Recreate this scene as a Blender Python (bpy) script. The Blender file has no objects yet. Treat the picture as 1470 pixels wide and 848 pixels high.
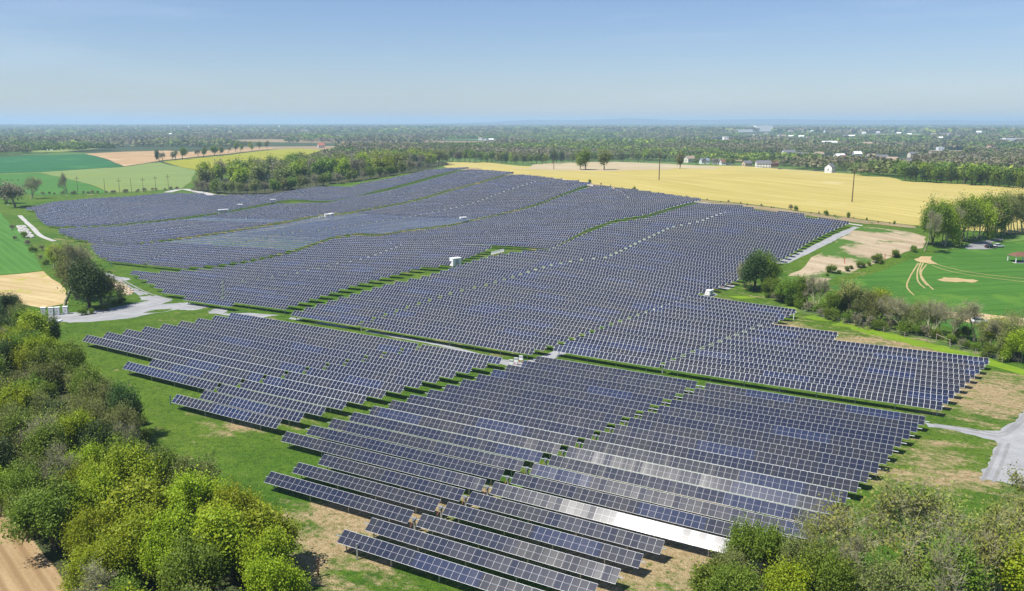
import bpy, bmesh, math, random
import numpy as np
from mathutils import Vector, Matrix
from mathutils.geometry import tessellate_polygon

random.seed(7)
RS = np.random.RandomState(11)
SC = bpy.context.scene
COL = SC.collection
R = math.radians

# ------------------------------------------------------------------ camera numbers
CAMZ = 54.0
FPX = 1190.0                                   # focal length in pixels of the 1470 px wide photograph
PITCH = math.atan((424 - 175) / FPX)
SP, CP = math.sin(PITCH), math.cos(PITCH)
H = 52.7                                       # camera height above the low edge of the modules
A = R(-29.7)
DV = np.array([math.cos(A), math.sin(A)])      # along the tracker rows
NV = np.array([-DV[1], DV[0]])                 # across the rows
SUN = np.array([-0.432, -0.216, 0.876]); SUN /= np.linalg.norm(SUN)

# ------------------------------------------------------------------ terrain
ANCH = [(4,185,0),(60,252,1.1),(100,301,4.1),(148,358,10.5),
 (-64,224,0),(-52,238,1.5),(-39,254,3.0),(-30,264,3.8),(-22,274,4.6),(-15,283,5.3),(-7,292,5.7),(15,319,6.4),(29,336,8.4),(43,352,10.2),(61,374,11.4),(93,413,13.3),
 (-61,367,2.9),(-50,380,3.1),(-31,403,3.5),(-16,420,4.7),(2,441,6.6),(15,457,8.7),(30,475,12.2),(50,499,15.8),
 (-173,367,-1.8),(-158,384,-1.2),(-142,404,-.5),(-121,428,.9),(-108,444,2.0),(-92,464,2.8),(-75,483,4.1),(-57,505,6.2),(-42,523,9.5),(-21,549,13.3),(0,573,17),
 (-229,434,-1.5),(-217,448,-2.3),(-194,475,-2.2),(-171,503,-.8),(-149,529,1),(-124,559,1.2),(-97,592,3.8),(-70,623,8.7),(-36,664,15.6),
 (-290,430,-2),(-300,520,-1.5),(-240,600,-1),(-160,640,2),(-90,690,9),(-20,740,14.5),(100,740,14.5),(220,700,13),(180,600,14.5),(120,560,15),(90,600,15.5),(260,520,10),(210,450,10.5),
 (356,590,9),(210,375,6),(300,420,4.5),(180,300,2.5),(240,300,2),(160,240,.5),(120,560,15),(200,800,9),(0,820,8),(-120,780,5),(350,720,7),(80,820,8),
 (-70,715,13.5),(-110,735,10),(-45,700,15),(-101,198,1.4),(-95,225,.6),(-125,220,1.2),(-150,250,.5),(-180,300,-.5),(-130,160,1.2),(-85,330,1.2),(-110,300,.3),(-60,300,2.0)]
for _y in range(30, 200, 34):
    for _x in range(-110, 190, 34):
        if not (_x < -60 and _y > 140): ANCH.append((_x, _y, 0))
ANCH = np.array(ANCH, float)
SIG = 62.0
def _k(P, Q): return np.exp(-((P[:, None, :] - Q[None]) ** 2).sum(2) / (2 * SIG * SIG))
_K = _k(ANCH[:, :2], ANCH[:, :2])
TW = np.linalg.solve(_K + 0.06 * np.eye(len(ANCH)), ANCH[:, 2])
def tz(x, y):
    x = np.atleast_1d(np.asarray(x, float)); y = np.atleast_1d(np.asarray(y, float))
    P = np.stack([x.ravel(), y.ravel()], 1)
    out = np.zeros(len(P))
    near = (np.abs(P[:, 0]) < 800) & (P[:, 1] < 1300)
    if near.any(): out[near] = _k(P[near], ANCH[:, :2]) @ TW
    yy, xx = P[:, 1], P[:, 0]
    f = np.clip((np.hypot(xx, yy) - 900) / 500, 0, 1)
    out += f * (3.0 * np.sin(xx / 310 + .5) * np.sin(yy / 270) + 5 * np.sin(xx / 1300 + yy / 900 + 1)) - 4 * f
    return out.reshape(x.shape)
def tz1(x, y): return float(tz([x], [y])[0])

def ray(px, py):
    X = (px - 735) / FPX; Y = (py - 424) / FPX
    v = np.array([X, CP - SP * Y, -(SP + CP * Y)])
    return v
_T = np.concatenate([np.arange(30, 900, 2.0), np.geomspace(900, 40000, 500)])
def at(px, py, off=0.0):
    """the ground point that a pixel of the photograph shows"""
    v = ray(px, py)
    x, y, z = v[0] * _T, v[1] * _T, CAMZ + v[2] * _T
    e = z - tz(x, y) - off
    i = np.where(e < 0)[0]
    if len(i) == 0: return np.array([x[-1], y[-1]])
    i = max(i[0], 1)
    a, b = e[i - 1], e[i]
    t = _T[i - 1] + (_T[i] - _T[i - 1]) * a / (a - b)
    return np.array([v[0] * t, v[1] * t])
def pxm(p):
    """photograph pixels per metre at a ground point"""
    return FPX / (CP * p[1] + SP * CAMZ)

# ------------------------------------------------------------------ object helpers
def link(o, parent=None):
    COL.objects.link(o)
    if parent is not None: o.parent = parent
    return o
def tag(o, label=None, cat=None, group=None, kind=None):
    if label: o['label'] = label
    if cat: o['category'] = cat
    if group: o['group'] = group
    if kind: o['kind'] = kind
    return o
def thing(name, label, cat, loc=(0, 0, 0), rotz=0.0, group=None):
    o = bpy.data.objects.new(name, None); o.empty_display_size = .5
    o.location = loc; o.rotation_euler = (0, 0, rotz)
    return tag(link(o), label, cat, group)
def mesh_np(name, V, F, mats=None, mi=None, smooth=False, uv=None, attr=None):
    V = np.ascontiguousarray(V, np.float32); F = np.ascontiguousarray(F, np.int32)
    me = bpy.data.meshes.new(name)
    n, k = F.shape
    me.vertices.add(len(V)); me.vertices.foreach_set('co', V.ravel())
    me.loops.add(n * k); me.loops.foreach_set('vertex_index', F.ravel())
    me.polygons.add(n)
    me.polygons.foreach_set('loop_start', np.arange(0, n * k, k, dtype=np.int32))
    me.polygons.foreach_set('loop_total', np.full(n, k, np.int32))
    for m in (mats or []): me.materials.append(m)
    if mi is not None: me.polygons.foreach_set('material_index', np.asarray(mi, np.int32))
    me.polygons.foreach_set('use_smooth', np.full(n, bool(smooth)))
    if uv is not None:
        l = me.uv_layers.new(name='UVMap'); l.data.foreach_set('uv', np.ascontiguousarray(uv, np.float32).ravel())
    if attr is not None:
        for an, av in attr.items():
            a_ = me.attributes.new(an, 'FLOAT', 'POINT'); a_.data.foreach_set('value', np.ascontiguousarray(av, np.float32))
    me.update(calc_edges=True); me.validate()
    return me
def obj(name, me, parent=None): return link(bpy.data.objects.new(name, me), parent)
class MB:
    """collects boxes, tubes and prisms; build() links them as one mesh object"""
    def __init__(s): s.V = []; s.F = []; s.M = []
    def add(s, vs, fs, m=0):
        b = len(s.V); s.V += [tuple(v) for v in vs]; s.F += [[b + i for i in f] for f in fs]; s.M += [m] * len(fs); return s
    def box(s, x0, x1, y0, y1, z0, z1, m=0):
        return s.add([(x0,y0,z0),(x1,y0,z0),(x1,y1,z0),(x0,y1,z0),(x0,y0,z1),(x1,y0,z1),(x1,y1,z1),(x0,y1,z1)],
                     [(0,3,2,1),(4,5,6,7),(0,1,5,4),(1,2,6,5),(2,3,7,6),(3,0,4,7)], m)
    def tube(s, pts, r, sides=6, m=0, r2=None):
        pts = [Vector(p) for p in pts]; n = len(pts); rings = []; b = len(s.V)
        for i, p in enumerate(pts):
            t = (pts[min(i + 1, n - 1)] - pts[max(i - 1, 0)]).normalized()
            u = t.cross(Vector((0, 0, 1)));  u = t.cross(Vector((1, 0, 0))) if u.length < .05 else u
            u.normalize(); w = t.cross(u)
            rr = r if r2 is None else r + (r2 - r) * i / max(n - 1, 1)
            for k in range(sides):
                a = 2 * math.pi * k / sides; s.V.append(tuple(p + u * (rr * math.cos(a)) + w * (rr * math.sin(a))))
        for i in range(n - 1):
            for k in range(sides):
                k2 = (k + 1) % sides
                s.F.append([b + i*sides + k, b + i*sides + k2, b + (i+1)*sides + k2, b + (i+1)*sides + k]); s.M.append(m)
        s.F.append([b + k for k in range(sides)][::-1]); s.F.append([b + (n-1)*sides + k for k in range(sides)]); s.M += [m, m]
        return s
    def prism(s, prof, y0, y1, m=0):
        """a profile in x,z pushed along y"""
        n = len(prof)
        vs = [(x, y0, z) for x, z in prof] + [(x, y1, z) for x, z in prof]
        fs = [[i, (i + 1) % n, n + (i + 1) % n, n + i] for i in range(n)] + [list(range(n))[::-1], list(range(n, 2 * n))]
        return s.add(vs, fs, m)
    def mesh(s, name, mats, smooth=False):
        me = bpy.data.meshes.new(name); me.from_pydata(s.V, [], s.F)
        for m in (mats if isinstance(mats, (list, tuple)) else [mats]): me.materials.append(m)
        for p, i in zip(me.polygons, s.M): p.material_index = i; p.use_smooth = smooth
        bm = bmesh.new(); bm.from_mesh(me); bmesh.ops.recalc_face_normals(bm, faces=bm.faces); bm.to_mesh(me); bm.free()
        return me
    def build(s, name, mats, parent=None, smooth=False): return obj(name, s.mesh(name, mats, smooth), parent)
def children(o): return [c for c in KIDS.get(o.name, [])]
KIDS = {}
def copy_tree(root, kids, loc, rotz=0, scale=1.0, label=None, cat=None, group=None):
    r = root.copy(); COL.objects.link(r); r.location = loc; r.rotation_euler = (0, 0, rotz)
    r.scale = (scale, scale, scale) if not isinstance(scale, (tuple, list)) else scale
    if label: r['label'] = label
    if group: r['group'] = group
    for c in kids:
        d = c.copy(); COL.objects.link(d); d.parent = r
    return r

# ------------------------------------------------------------------ materials
def newmat(name):
    m = bpy.data.materials.new(name); m.use_nodes = True
    return m, m.node_tree.nodes, m.node_tree.links, m.node_tree.nodes['Principled BSDF']
class NT:
    def __init__(s, name):
        s.m, s.n, s.l, s.b = newmat(name)
        s.pos = None
    def node(s, t, **kw):
        x = s.n.new(t)
        for k, v in kw.items(): setattr(x, k, v)
        return x
    def P(s):
        if s.pos is None: s.pos = s.node('ShaderNodeNewGeometry').outputs['Position']
        return s.pos
    def plug(s, sock, v):
        if isinstance(v, bpy.types.NodeSocket): s.l.new(v, sock)
        elif isinstance(v, (tuple, list)) and len(v) == 3 and sock.type == 'RGBA': sock.default_value = (*v, 1)
        else: sock.default_value = v
    def math(s, op, a, b=0.0, c=None, clamp=False):
        x = s.node('ShaderNodeMath', operation=op, use_clamp=clamp); s.plug(x.inputs[0], a); s.plug(x.inputs[1], b)
        if c is not None: s.plug(x.inputs[2], c)
        return x.outputs[0]
    def vmul(s, v, k):
        x = s.node('ShaderNodeVectorMath', operation='MULTIPLY'); s.plug(x.inputs[0], v); s.plug(x.inputs[1], k); return x.outputs[0]
    def rot(s, v, ang, scale=(1, 1, 1)):
        x = s.node('ShaderNodeMapping', vector_type='POINT'); s.plug(x.inputs['Vector'], v)
        x.inputs['Rotation'].default_value = (0, 0, ang); return s.vmul(x.outputs[0], scale)
    def noise(s, v, scale, detail=3.0, rough=.55, out=0):
        x = s.node('ShaderNodeTexNoise'); s.plug(x.inputs['Vector'], v); x.inputs['Scale'].default_value = scale
        x.inputs['Detail'].default_value = detail; x.inputs['Roughness'].default_value = rough; return x.outputs[out]
    def ramp(s, f, a, b):
        x = s.node('ShaderNodeMapRange'); s.plug(x.inputs[0], f); s.plug(x.inputs[1], a); s.plug(x.inputs[2], b); return x.outputs[0]
    def mix(s, f, a, b, mode='MIX'):
        x = s.node('ShaderNodeMix', data_type='RGBA', blend_type=mode, clamp_factor=True)
        s.plug(x.inputs[0], f); s.plug(x.inputs[6], a); s.plug(x.inputs[7], b); return x.outputs[2]
    def scale_col(s, c, f):
        x = s.node('ShaderNodeVectorMath', operation='SCALE'); s.plug(x.inputs[0], c); s.plug(x.inputs[3], f); return x.outputs[0]
    def bump(s, h, strength=.5, dist=.1):
        x = s.node('ShaderNodeBump'); x.inputs['Strength'].default_value = strength; x.inputs['Distance'].default_value = dist
        s.plug(x.inputs['Height'], h); s.l.new(x.outputs[0], s.b.inputs['Normal'])
    def fin(s, col, rough=.8, spec=.3, metal=0.0):
        s.plug(s.b.inputs['Base Color'], col); s.plug(s.b.inputs['Roughness'], rough)
        s.b.inputs['Specular IOR Level'].default_value = spec; s.b.inputs['Metallic'].default_value = metal
        return s.m
def plain(name, col, rough=.6, spec=.3, metal=0.0, var=.12, scale=3.0):
    t = NT(name); f = t.noise(t.node('ShaderNodeTexCoord').outputs['Object'], scale, 4)
    k = t.ramp(f, .3, .7); c = t.mix(k, [v * (1 - var) for v in col], [v * (1 + var) for v in col])
    return t.fin(c, rough, spec, metal)

def mat_ground():
    t = NT('grassland'); p = t.P()
    big = t.noise(p, .018, 4); mid = t.noise(p, .16, 5, .62); fine = t.noise(p, 1.1, 6, .7); tuft = t.noise(p, 4.2, 3, .7)
    clod = t.noise(p, 1.05, 4, .7); clod2 = t.noise(p, .42, 4, .65)
    g = t.mix(t.ramp(mid, .33, .68), (.040, .105, .006), (.090, .175, .012))
    g = t.mix(t.math('MULTIPLY', t.ramp(big, .42, .66), .6), g, (.140, .195, .020))
    g = t.mix(t.math('MULTIPLY', t.ramp(clod, .46, .64), .75), g, (.024, .070, .006))
    g = t.mix(t.math('MULTIPLY', t.ramp(clod2, .54, .70), .45), g, (.150, .215, .026))
    g = t.mix(t.math('MULTIPLY', t.ramp(tuft, .48, .68), .6), g, (.020, .058, .006))
    st = t.mix(t.ramp(fine, .35, .7), (.27, .19, .095), (.46, .37, .22))
    st = t.mix(t.ramp(tuft, .45, .75), st, (.20, .155, .06))
    dry = t.node('ShaderNodeAttribute', attribute_name='dry').outputs['Fac']
    patch = t.math('ADD', t.math('MULTIPLY', t.noise(t.rot(p, -A, (.55, 1.2, 1)), .23, 6, .66), .75), t.math('MULTIPLY', fine, .25))
    thr = t.math('SUBTRACT', .78, t.math('MULTIPLY', dry, .50))
    f = t.ramp(patch, thr, t.math('ADD', thr, .13))
    st = t.mix(t.math('MULTIPLY', t.ramp(t.noise(t.rot(p, .7), .85, 5, .72), .56, .63), .9), st, (.055, .110, .014))
    near = t.mix(f, g, st)
    # far country: a patchwork of woods floor, meadows and tilled fields
    vo = t.node('ShaderNodeTexVoronoi', voronoi_dimensions='2D'); t.plug(vo.inputs['Vector'], t.rot(p, .4, (.0016, .0030, 1))); vo.inputs['Scale'].default_value = 1.0
    sep = t.node('ShaderNodeSeparateColor'); t.l.new(vo.outputs['Color'], sep.inputs[0])
    fc = t.mix(t.ramp(sep.outputs[0], .55, .6), (.040, .062, .022), (.085, .150, .030))
    fc = t.mix(t.ramp(sep.outputs[1], .80, .83), fc, (.26, .19, .105))
    fc = t.mix(t.ramp(sep.outputs[2], .90, .92), fc, (.20, .23, .06))
    far = t.node('ShaderNodeAttribute', attribute_name='far').outputs['Fac']
    c = t.mix(far, near, fc)
    t.bump(t.math('ADD', t.math('MULTIPLY', tuft, .5), t.math('ADD', t.math('MULTIPLY', fine, .5), t.math('MULTIPLY', clod, .6))), 1.0, .45)
    return t.fin(c, .9, .15)
def mat_crop(name, c1, c2, ang, stripe, fine=1.5, lines=None, patch=None):
    t = NT(name); p = t.P()
    s1 = t.noise(t.rot(p, ang, (.06, 1, 1)), stripe, 4, .6); s2 = t.noise(p, .02, 3); s3 = t.noise(p, fine, 4, .65)
    c = t.mix(t.ramp(s1, .36, .66), c1, c2)
    c = t.mix(t.math('MULTIPLY', t.ramp(s2, .4, .7), .4), c, [v * .8 for v in c1])
    c = t.mix(t.math('MULTIPLY', t.ramp(s3, .45, .7), .30), c, [v * .62 for v in c1])
    if lines:
        w = t.node('ShaderNodeTexWave', wave_type='BANDS', bands_direction='Y'); t.plug(w.inputs['Vector'], t.rot(p, ang)); w.inputs['Scale'].default_value = lines[0]
        w.inputs['Distortion'].default_value = lines[3] if len(lines) > 3 else .6; w.inputs['Detail Scale'].default_value = .3
        c = t.mix(t.math('MULTIPLY', t.ramp(w.outputs['Fac'], lines[4] if len(lines) > 4 else .8, .98), lines[2]), c, lines[1])
    if patch:
        c = t.mix(t.ramp(t.noise(p, patch[0], 5, .65), patch[1], patch[1] + .08), c, patch[2])
    t.bump(t.math('ADD', s3, t.math('MULTIPLY', s1, .5)), .6, .15)
    return t.fin(c, .9, .12)
def mat_gravel(name, c1, c2):
    t = NT(name); p = t.P()
    a = t.noise(p, .25, 4); b = t.noise(p, 3.5, 5, .7)
    c = t.mix(t.ramp(a, .35, .7), c1, c2); c = t.mix(t.math('MULTIPLY', t.ramp(b, .4, .75), .45), c, [v * .6 for v in c1])
    c = t.mix(t.math('MULTIPLY', t.ramp(t.noise(p, .7, 5, .7), .58, .72), .55), c, (c1[0] * .75, c1[1] * .68, c1[2] * .52))
    t.bump(b, .5, .05)
    return t.fin(c, .9, .15)

def mat_panel(name, uvd=True):
    """glass over blue and charcoal cells, pale frames and a pale line half way; tone by batch along the row"""
    t = NT(name); uv = t.node('ShaderNodeUVMap').outputs[0]
    sx = t.node('ShaderNodeSeparateXYZ'); t.l.new(uv, sx.inputs[0]); u, v = sx.outputs[0], sx.outputs[1]
    fu = t.math('FRACT', u)
    du = t.math('ABSOLUTE', t.math('SUBTRACT', fu, .5)); dv = t.math('ABSOLUTE', t.math('SUBTRACT', v, .5))
    fr = t.math('MAXIMUM', t.math('GREATER_THAN', du, .470), t.math('GREATER_THAN', dv, .484))
    midl = t.math('LESS_THAN', dv, .010)
    bus = t.math('LESS_THAN', t.math('ABSOLUTE', t.math('SUBTRACT', t.math('FRACT', t.math('MULTIPLY', fu, 6.0)), .5)), .10)
    p = t.P(); rp = t.rot(p, -A); s2 = t.node('ShaderNodeSeparateXYZ'); t.l.new(rp, s2.inputs[0])
    cell = t.node('ShaderNodeCombineXYZ')
    t.plug(cell.inputs[0], t.math('FLOOR', t.math('DIVIDE', s2.outputs[0], 9.3))); t.plug(cell.inputs[1], t.math('FLOOR', t.math('DIVIDE', s2.outputs[1], 4.4)))
    wn = t.node('ShaderNodeTexWhiteNoise', noise_dimensions='2D'); t.l.new(cell.outputs[0], wn.inputs['Vector'])
    cell2 = t.node('ShaderNodeCombineXYZ')
    t.plug(cell2.inputs[0], t.math('FLOOR', t.math('DIVIDE', s2.outputs[0], 1.02))); t.plug(cell2.inputs[1], t.math('FLOOR', t.math('DIVIDE', s2.outputs[1], 4.4)))
    wn2 = t.node('ShaderNodeTexWhiteNoise', noise_dimensions='2D'); t.l.new(cell2.outputs[0], wn2.inputs['Vector'])
    oi = t.node('ShaderNodeObjectInfo').outputs['Random']
    area = t.noise(p, .013, 2)
    k = t.math('ADD', t.math('ADD', t.math('MULTIPLY', wn.outputs['Value'], .5), t.math('MULTIPLY', area, 1.0)), t.math('MULTIPLY', wn2.outputs['Value'], .22))
    c = t.mix(t.ramp(k, .62, 1.12), (.0040, .0082, .027), (.0165, .0175, .0215))
    c = t.mix(t.math('MULTIPLY', t.math('GREATER_THAN', wn.outputs['Value'], .86), .7), c, (.005, .016, .062))
    c = t.mix(t.math('MULTIPLY', bus, .28), c, (.10, .105, .125))
    c = t.mix(t.math('MULTIPLY', midl, .8), c, (.33, .32, .35))
    c = t.mix(fr, c, (.52, .53, .54))
    rough = t.math('ADD', t.math('MULTIPLY', fr, .25), t.math('ADD', .118, t.math('MULTIPLY', wn2.outputs['Value'], .05)))
    # each module sits a little differently in its clamps
    nrm = t.node('ShaderNodeNewGeometry').outputs['Normal']
    off = t.node('ShaderNodeVectorMath', operation='SUBTRACT'); t.l.new(wn2.outputs['Color'], off.inputs[0]); off.inputs[1].default_value = (.5, .5, .5)
    ad = t.node('ShaderNodeVectorMath', operation='MULTIPLY_ADD'); t.l.new(off.outputs[0], ad.inputs[0]); ad.inputs[1].default_value = (.022, .022, .022); t.l.new(nrm, ad.inputs[2])
    nn = t.node('ShaderNodeVectorMath', operation='NORMALIZE'); t.l.new(ad.outputs[0], nn.inputs[0]); t.l.new(nn.outputs[0], t.b.inputs['Normal'])
    t.b.inputs['Coat Weight'].default_value = .12; t.b.inputs['Coat Roughness'].default_value = .34; t.b.inputs['Coat IOR'].default_value = 1.4
    return t.fin(c, rough, .5)

def mat_leaf(name, c1, c2, trans=.35, hue=.0):
    t = NT(name)
    g = t.node('ShaderNodeNewGeometry'); oi = t.node('ShaderNodeObjectInfo').outputs['Random']
    c = t.mix(g.outputs['Random Per Island'], c1, c2)
    hv = t.node('ShaderNodeHueSaturation'); t.l.new(c, hv.inputs['Color'])
    t.plug(hv.inputs['Hue'], t.math('ADD', .485, t.math('MULTIPLY', oi, .03))); t.plug(hv.inputs['Value'], t.math('ADD', .8, t.math('MULTIPLY', oi, .4)))
    c = hv.outputs[0]
    t.fin(c, .55, .25)
    tr = t.node('ShaderNodeBsdfTranslucent'); t.l.new(c, tr.inputs['Color'])
    mx = t.node('ShaderNodeMixShader'); mx.inputs[0].default_value = trans
    t.l.new(t.b.outputs[0], mx.inputs[1]); t.l.new(tr.outputs[0], mx.inputs[2])
    t.l.new(mx.outputs[0], t.n['Material Output'].inputs['Surface'])
    return t.m
def mat_woods():
    t = NT('woods_canopy'); a = t.node('ShaderNodeAttribute', attribute_name='tone').outputs['Fac']
    g = t.node('ShaderNodeNewGeometry').outputs['Random Per Island']
    x = t.node('ShaderNodeValToRGB'); t.l.new(a, x.inputs[0]); e = x.color_ramp
    e.elements[0].position = 0; e.elements[0].color = (.200, .180, .110, 1)
    e.elements[1].position = 1; e.elements[1].color = (.250, .310, .040, 1)
    for ps, cc in ((.3, (.185, .180, .090)), (.45, (.150, .185, .055)), (.62, (.100, .160, .036)), (.8, (.160, .240, .038))):
        n = e.elements.new(ps); n.color = (*cc, 1)
    c = t.scale_col(x.outputs[0], t.math('ADD', .7, t.math('MULTIPLY', g, .6)))
    t.fin(c, .7, .15)
    tr = t.node('ShaderNodeBsdfTranslucent'); t.l.new(c, tr.inputs['Color'])
    mx = t.node('ShaderNodeMixShader'); mx.inputs[0].default_value = .25
    t.l.new(t.b.outputs[0], mx.inputs[1]); t.l.new(tr.outputs[0], mx.inputs[2]); t.l.new(mx.outputs[0], t.n['Material Output'].inputs['Surface'])
    return t.m

M = {}
M['ground'] = mat_ground()
M['panel'] = mat_panel('solar_glass')
M['steel'] = plain('galvanised_steel', (.42, .44, .46), .45, .5, .6)
M['back'] = plain('module_back', (.20, .20, .21), .6)
M['motor'] = plain('grey_drive_housing', (.16, .17, .18), .5)
M['orange'] = plain('rusty_damper', (.24, .07, .035), .5)
M['bark'] = plain('bark', (.095, .075, .055), .9, .1, var=.3)
M['bark_pale'] = plain('pale_bark', (.31, .295, .185), .9, .1, var=.25)
M['twig'] = plain('twig_bark', (.20, .19, .115), .9, .1, var=.25)
M['wood'] = plain('pole_wood', (.115, .072, .048), .9, .1, var=.2)
M['wood_grey'] = plain('weathered_post', (.26, .23, .18), .9, .1, var=.2)
M['white'] = plain('white_paint', (.78, .78, .77), .5, .4, var=.04)
M['cream'] = plain('cream_siding', (.62, .57, .48), .7, var=.06)
M['greywall'] = plain('grey_siding', (.40, .41, .42), .7, var=.06)
M['brick'] = plain('red_brick', (.33, .13, .08), .8, var=.15)
M['tan'] = plain('tan_render', (.46, .37, .26), .8, var=.08)
M['roof_grey'] = plain('grey_shingle', (.13, .13, .14), .85, var=.15)
M['roof_tan'] = plain('tan_shingle', (.30, .23, .16), .85, var=.15)
M['roof_brown'] = plain('brown_shingle', (.15, .075, .05), .85, var=.15)
M['roof_blue'] = plain('slate_blue_roof', (.16, .20, .26), .7, var=.12)
M['roof_red'] = plain('red_roof', (.34, .11, .07), .8, var=.12)
M['roof_white'] = plain('white_membrane_roof', (.75, .76, .77), .6, var=.04)
M['glass'] = plain('window_glass', (.03, .04, .055), .08, .6)
M['blueglass'] = plain('blue_curtain_wall', (.03, .08, .17), .08, .7)
M['car_dark'] = plain('dark_car_paint', (.012, .014, .018), .2, .6)
M['car_white'] = plain('white_car_paint', (.75, .75, .76), .25, .6, var=.03)
M['rubber'] = plain('tyre_rubber', (.015, .015, .016), .8)
M['gravel'] = mat_gravel('grey_gravel', (.25, .255, .26), (.33, .335, .34))
M['gravel_pale'] = mat_gravel('pale_gravel', (.36, .35, .325), (.45, .44, .42))
M['stone'] = plain('pale_stone', (.42, .41, .38), .85, var=.2)
M['enamel'] = plain('pale_green_enamel', (.50, .55, .50), .5, var=.06)
M['green_box'] = plain('utility_green', (.10, .20, .15), .5)
M['red'] = plain('red_paint', (.50, .06, .04), .5)

# ------------------------------------------------------------------ ground
def axis_pts(inner0, inner1, step, lo, hi, grow=1.12):
    a = list(np.arange(inner0, inner1 + .1, step))
    s = step; x = a[-1]
    while x < hi: s *= grow; x += s; a.append(x)
    s = step; x = a[0]; b = []
    while x > lo: s *= grow; x -= s; b.append(x)
    return np.array(b[::-1] + a)
GX = axis_pts(-600, 600, 12, -45000, 45000); GY = axis_pts(24, 1104, 12, -3000, 45000)
gx, gy = np.meshgrid(GX, GY)
gz = tz(gx, gy)
# dryness of the turf: strips under the trackers, worn ends of rows, the bare hill by the wheat
def blob(px, py, r, a):
    q = at(px, py); return a * np.exp(-((gx - q[0]) ** 2 + (gy - q[1]) ** 2) / (2 * r * r))
dry = np.full(gx.shape, .30)
for b in [(560,745,7,.42),(480,730,6,.40),(820,700,25,.22),(1010,800,9,.65),(1180,520,16,.5),(1440,560,9,.55),(1420,590,8,.35),(1290,500,12,.4),(1380,665,7,.4),(1320,690,8,.35),
          (260,460,9,.15),(240,530,9,.22),(360,600,8,.45),(640,480,30,.18),(560,320,80,.28),(300,330,70,.2),(850,400,60,.15),(1100,400,40,.1),(520,270,18,.6),(300,283,18,.5),(700,260,30,.3),(130,275,40,.3),
          (470,800,8,.35),(1130,480,8,.4),(900,790,10,.5),(1350,560,6,.1)]:
    dry += blob(*b)
dry = np.clip(dry, 0, .95)
rr = np.hypot(gx, gy)
farw = np.clip((rr - 900) / 250, 0, 1)
nx_, ny_ = len(GX), len(GY)
I = np.arange(nx_ * ny_).reshape(ny_, nx_)
GF = np.stack([I[:-1, :-1], I[:-1, 1:], I[1:, 1:], I[1:, :-1]], -1).reshape(-1, 4)
g = obj('ground', mesh_np('ground', np.stack([gx, gy, gz], -1).reshape(-1, 3), GF, [M['ground']], smooth=True, attr={'dry': dry.ravel(), 'far': farw.ravel()}))
tag(g, kind='structure')

def jitter_poly(pts, step, amp, rs):
    out = []
    for i in range(len(pts)):
        a, b = np.array(pts[i]), np.array(pts[(i + 1) % len(pts)]); L = np.linalg.norm(b - a); n = max(1, int(L / step))
        nrm = np.array([-(b - a)[1], (b - a)[0]]) / max(L, 1e-6)
        for k in range(n):
            q = a + (b - a) * k / n
            out.append(q + nrm * rs.uniform(-amp, amp) * (k > 0))
    return out
def sheet(name, pts, mat, off, step=6.0, amp=.3, kind='structure'):
    rs = np.random.RandomState(len(name) + int(abs(pts[0][0])))
    pts = jitter_poly(pts, step, amp, rs)
    bm = bmesh.new(); vs = [bm.verts.new((p[0], p[1], 0)) for p in pts]
    for tri in tessellate_polygon([[Vector((p[0], p[1], 0)) for p in pts]]):
        try: bm.faces.new([vs[i] for i in tri])
        except ValueError: pass
    P = np.array(pts)
    for arr, ax in ((GX, 0), (GY, 1)):
        for c in arr[(arr > P[:, ax].min()) & (arr < P[:, ax].max())]:
            co = [0, 0, 0]; no = [0, 0, 0]; co[ax] = c; no[ax] = 1
            bmesh.ops.bisect_plane(bm, geom=bm.verts[:] + bm.edges[:] + bm.faces[:], plane_co=co, plane_no=no, dist=1e-4)
    xs = np.array([v.co.x for v in bm.verts]); ys = np.array([v.co.y for v in bm.verts]); zs = tz(xs, ys)
    for v, z in zip(bm.verts, zs): v.co.z = z + off
    bmesh.ops.recalc_face_normals(bm, faces=bm.faces)
    me = bpy.data.meshes.new(name)
    up = sum(f.normal.z * f.calc_area() for f in bm.faces)
    if up < 0: bmesh.ops.reverse_faces(bm, faces=bm.faces)
    for f in bm.faces: f.smooth = True
    bm.to_mesh(me); bm.free(); me.materials.append(mat)
    return tag(obj(name, me), kind=kind)
def PX(l): return [at(*p) for p in l]
def ribbon(pts, w):
    pts = [np.array(p) for p in pts]; n = len(pts); Lf, Rt = [], []
    for i in range(n):
        t = pts[min(i + 1, n - 1)] - pts[max(i - 1, 0)]; t = t / np.linalg.norm(t); q = np.array([-t[1], t[0]]); ww = w[i] if isinstance(w, list) else w
        Lf.append(pts[i] + q * ww / 2); Rt.append(pts[i] - q * ww / 2)
    return Lf + Rt[::-1]
def smooth_line(pts, n=6):
    pts = [np.array(p) for p in pts]; out = []
    P = [pts[0]] + pts + [pts[-1]]
    for i in range(1, len(P) - 2):
        for k in range(n):
            t = k / n; a, b, c, d_ = P[i-1], P[i], P[i+1], P[i+2]
            out.append(.5 * ((2*b) + (-a + c)*t + (2*a - 5*b + 4*c - d_)*t*t + (-a + 3*b - 3*c + d_)*t**3))
    return out + [pts[-1]]

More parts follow.
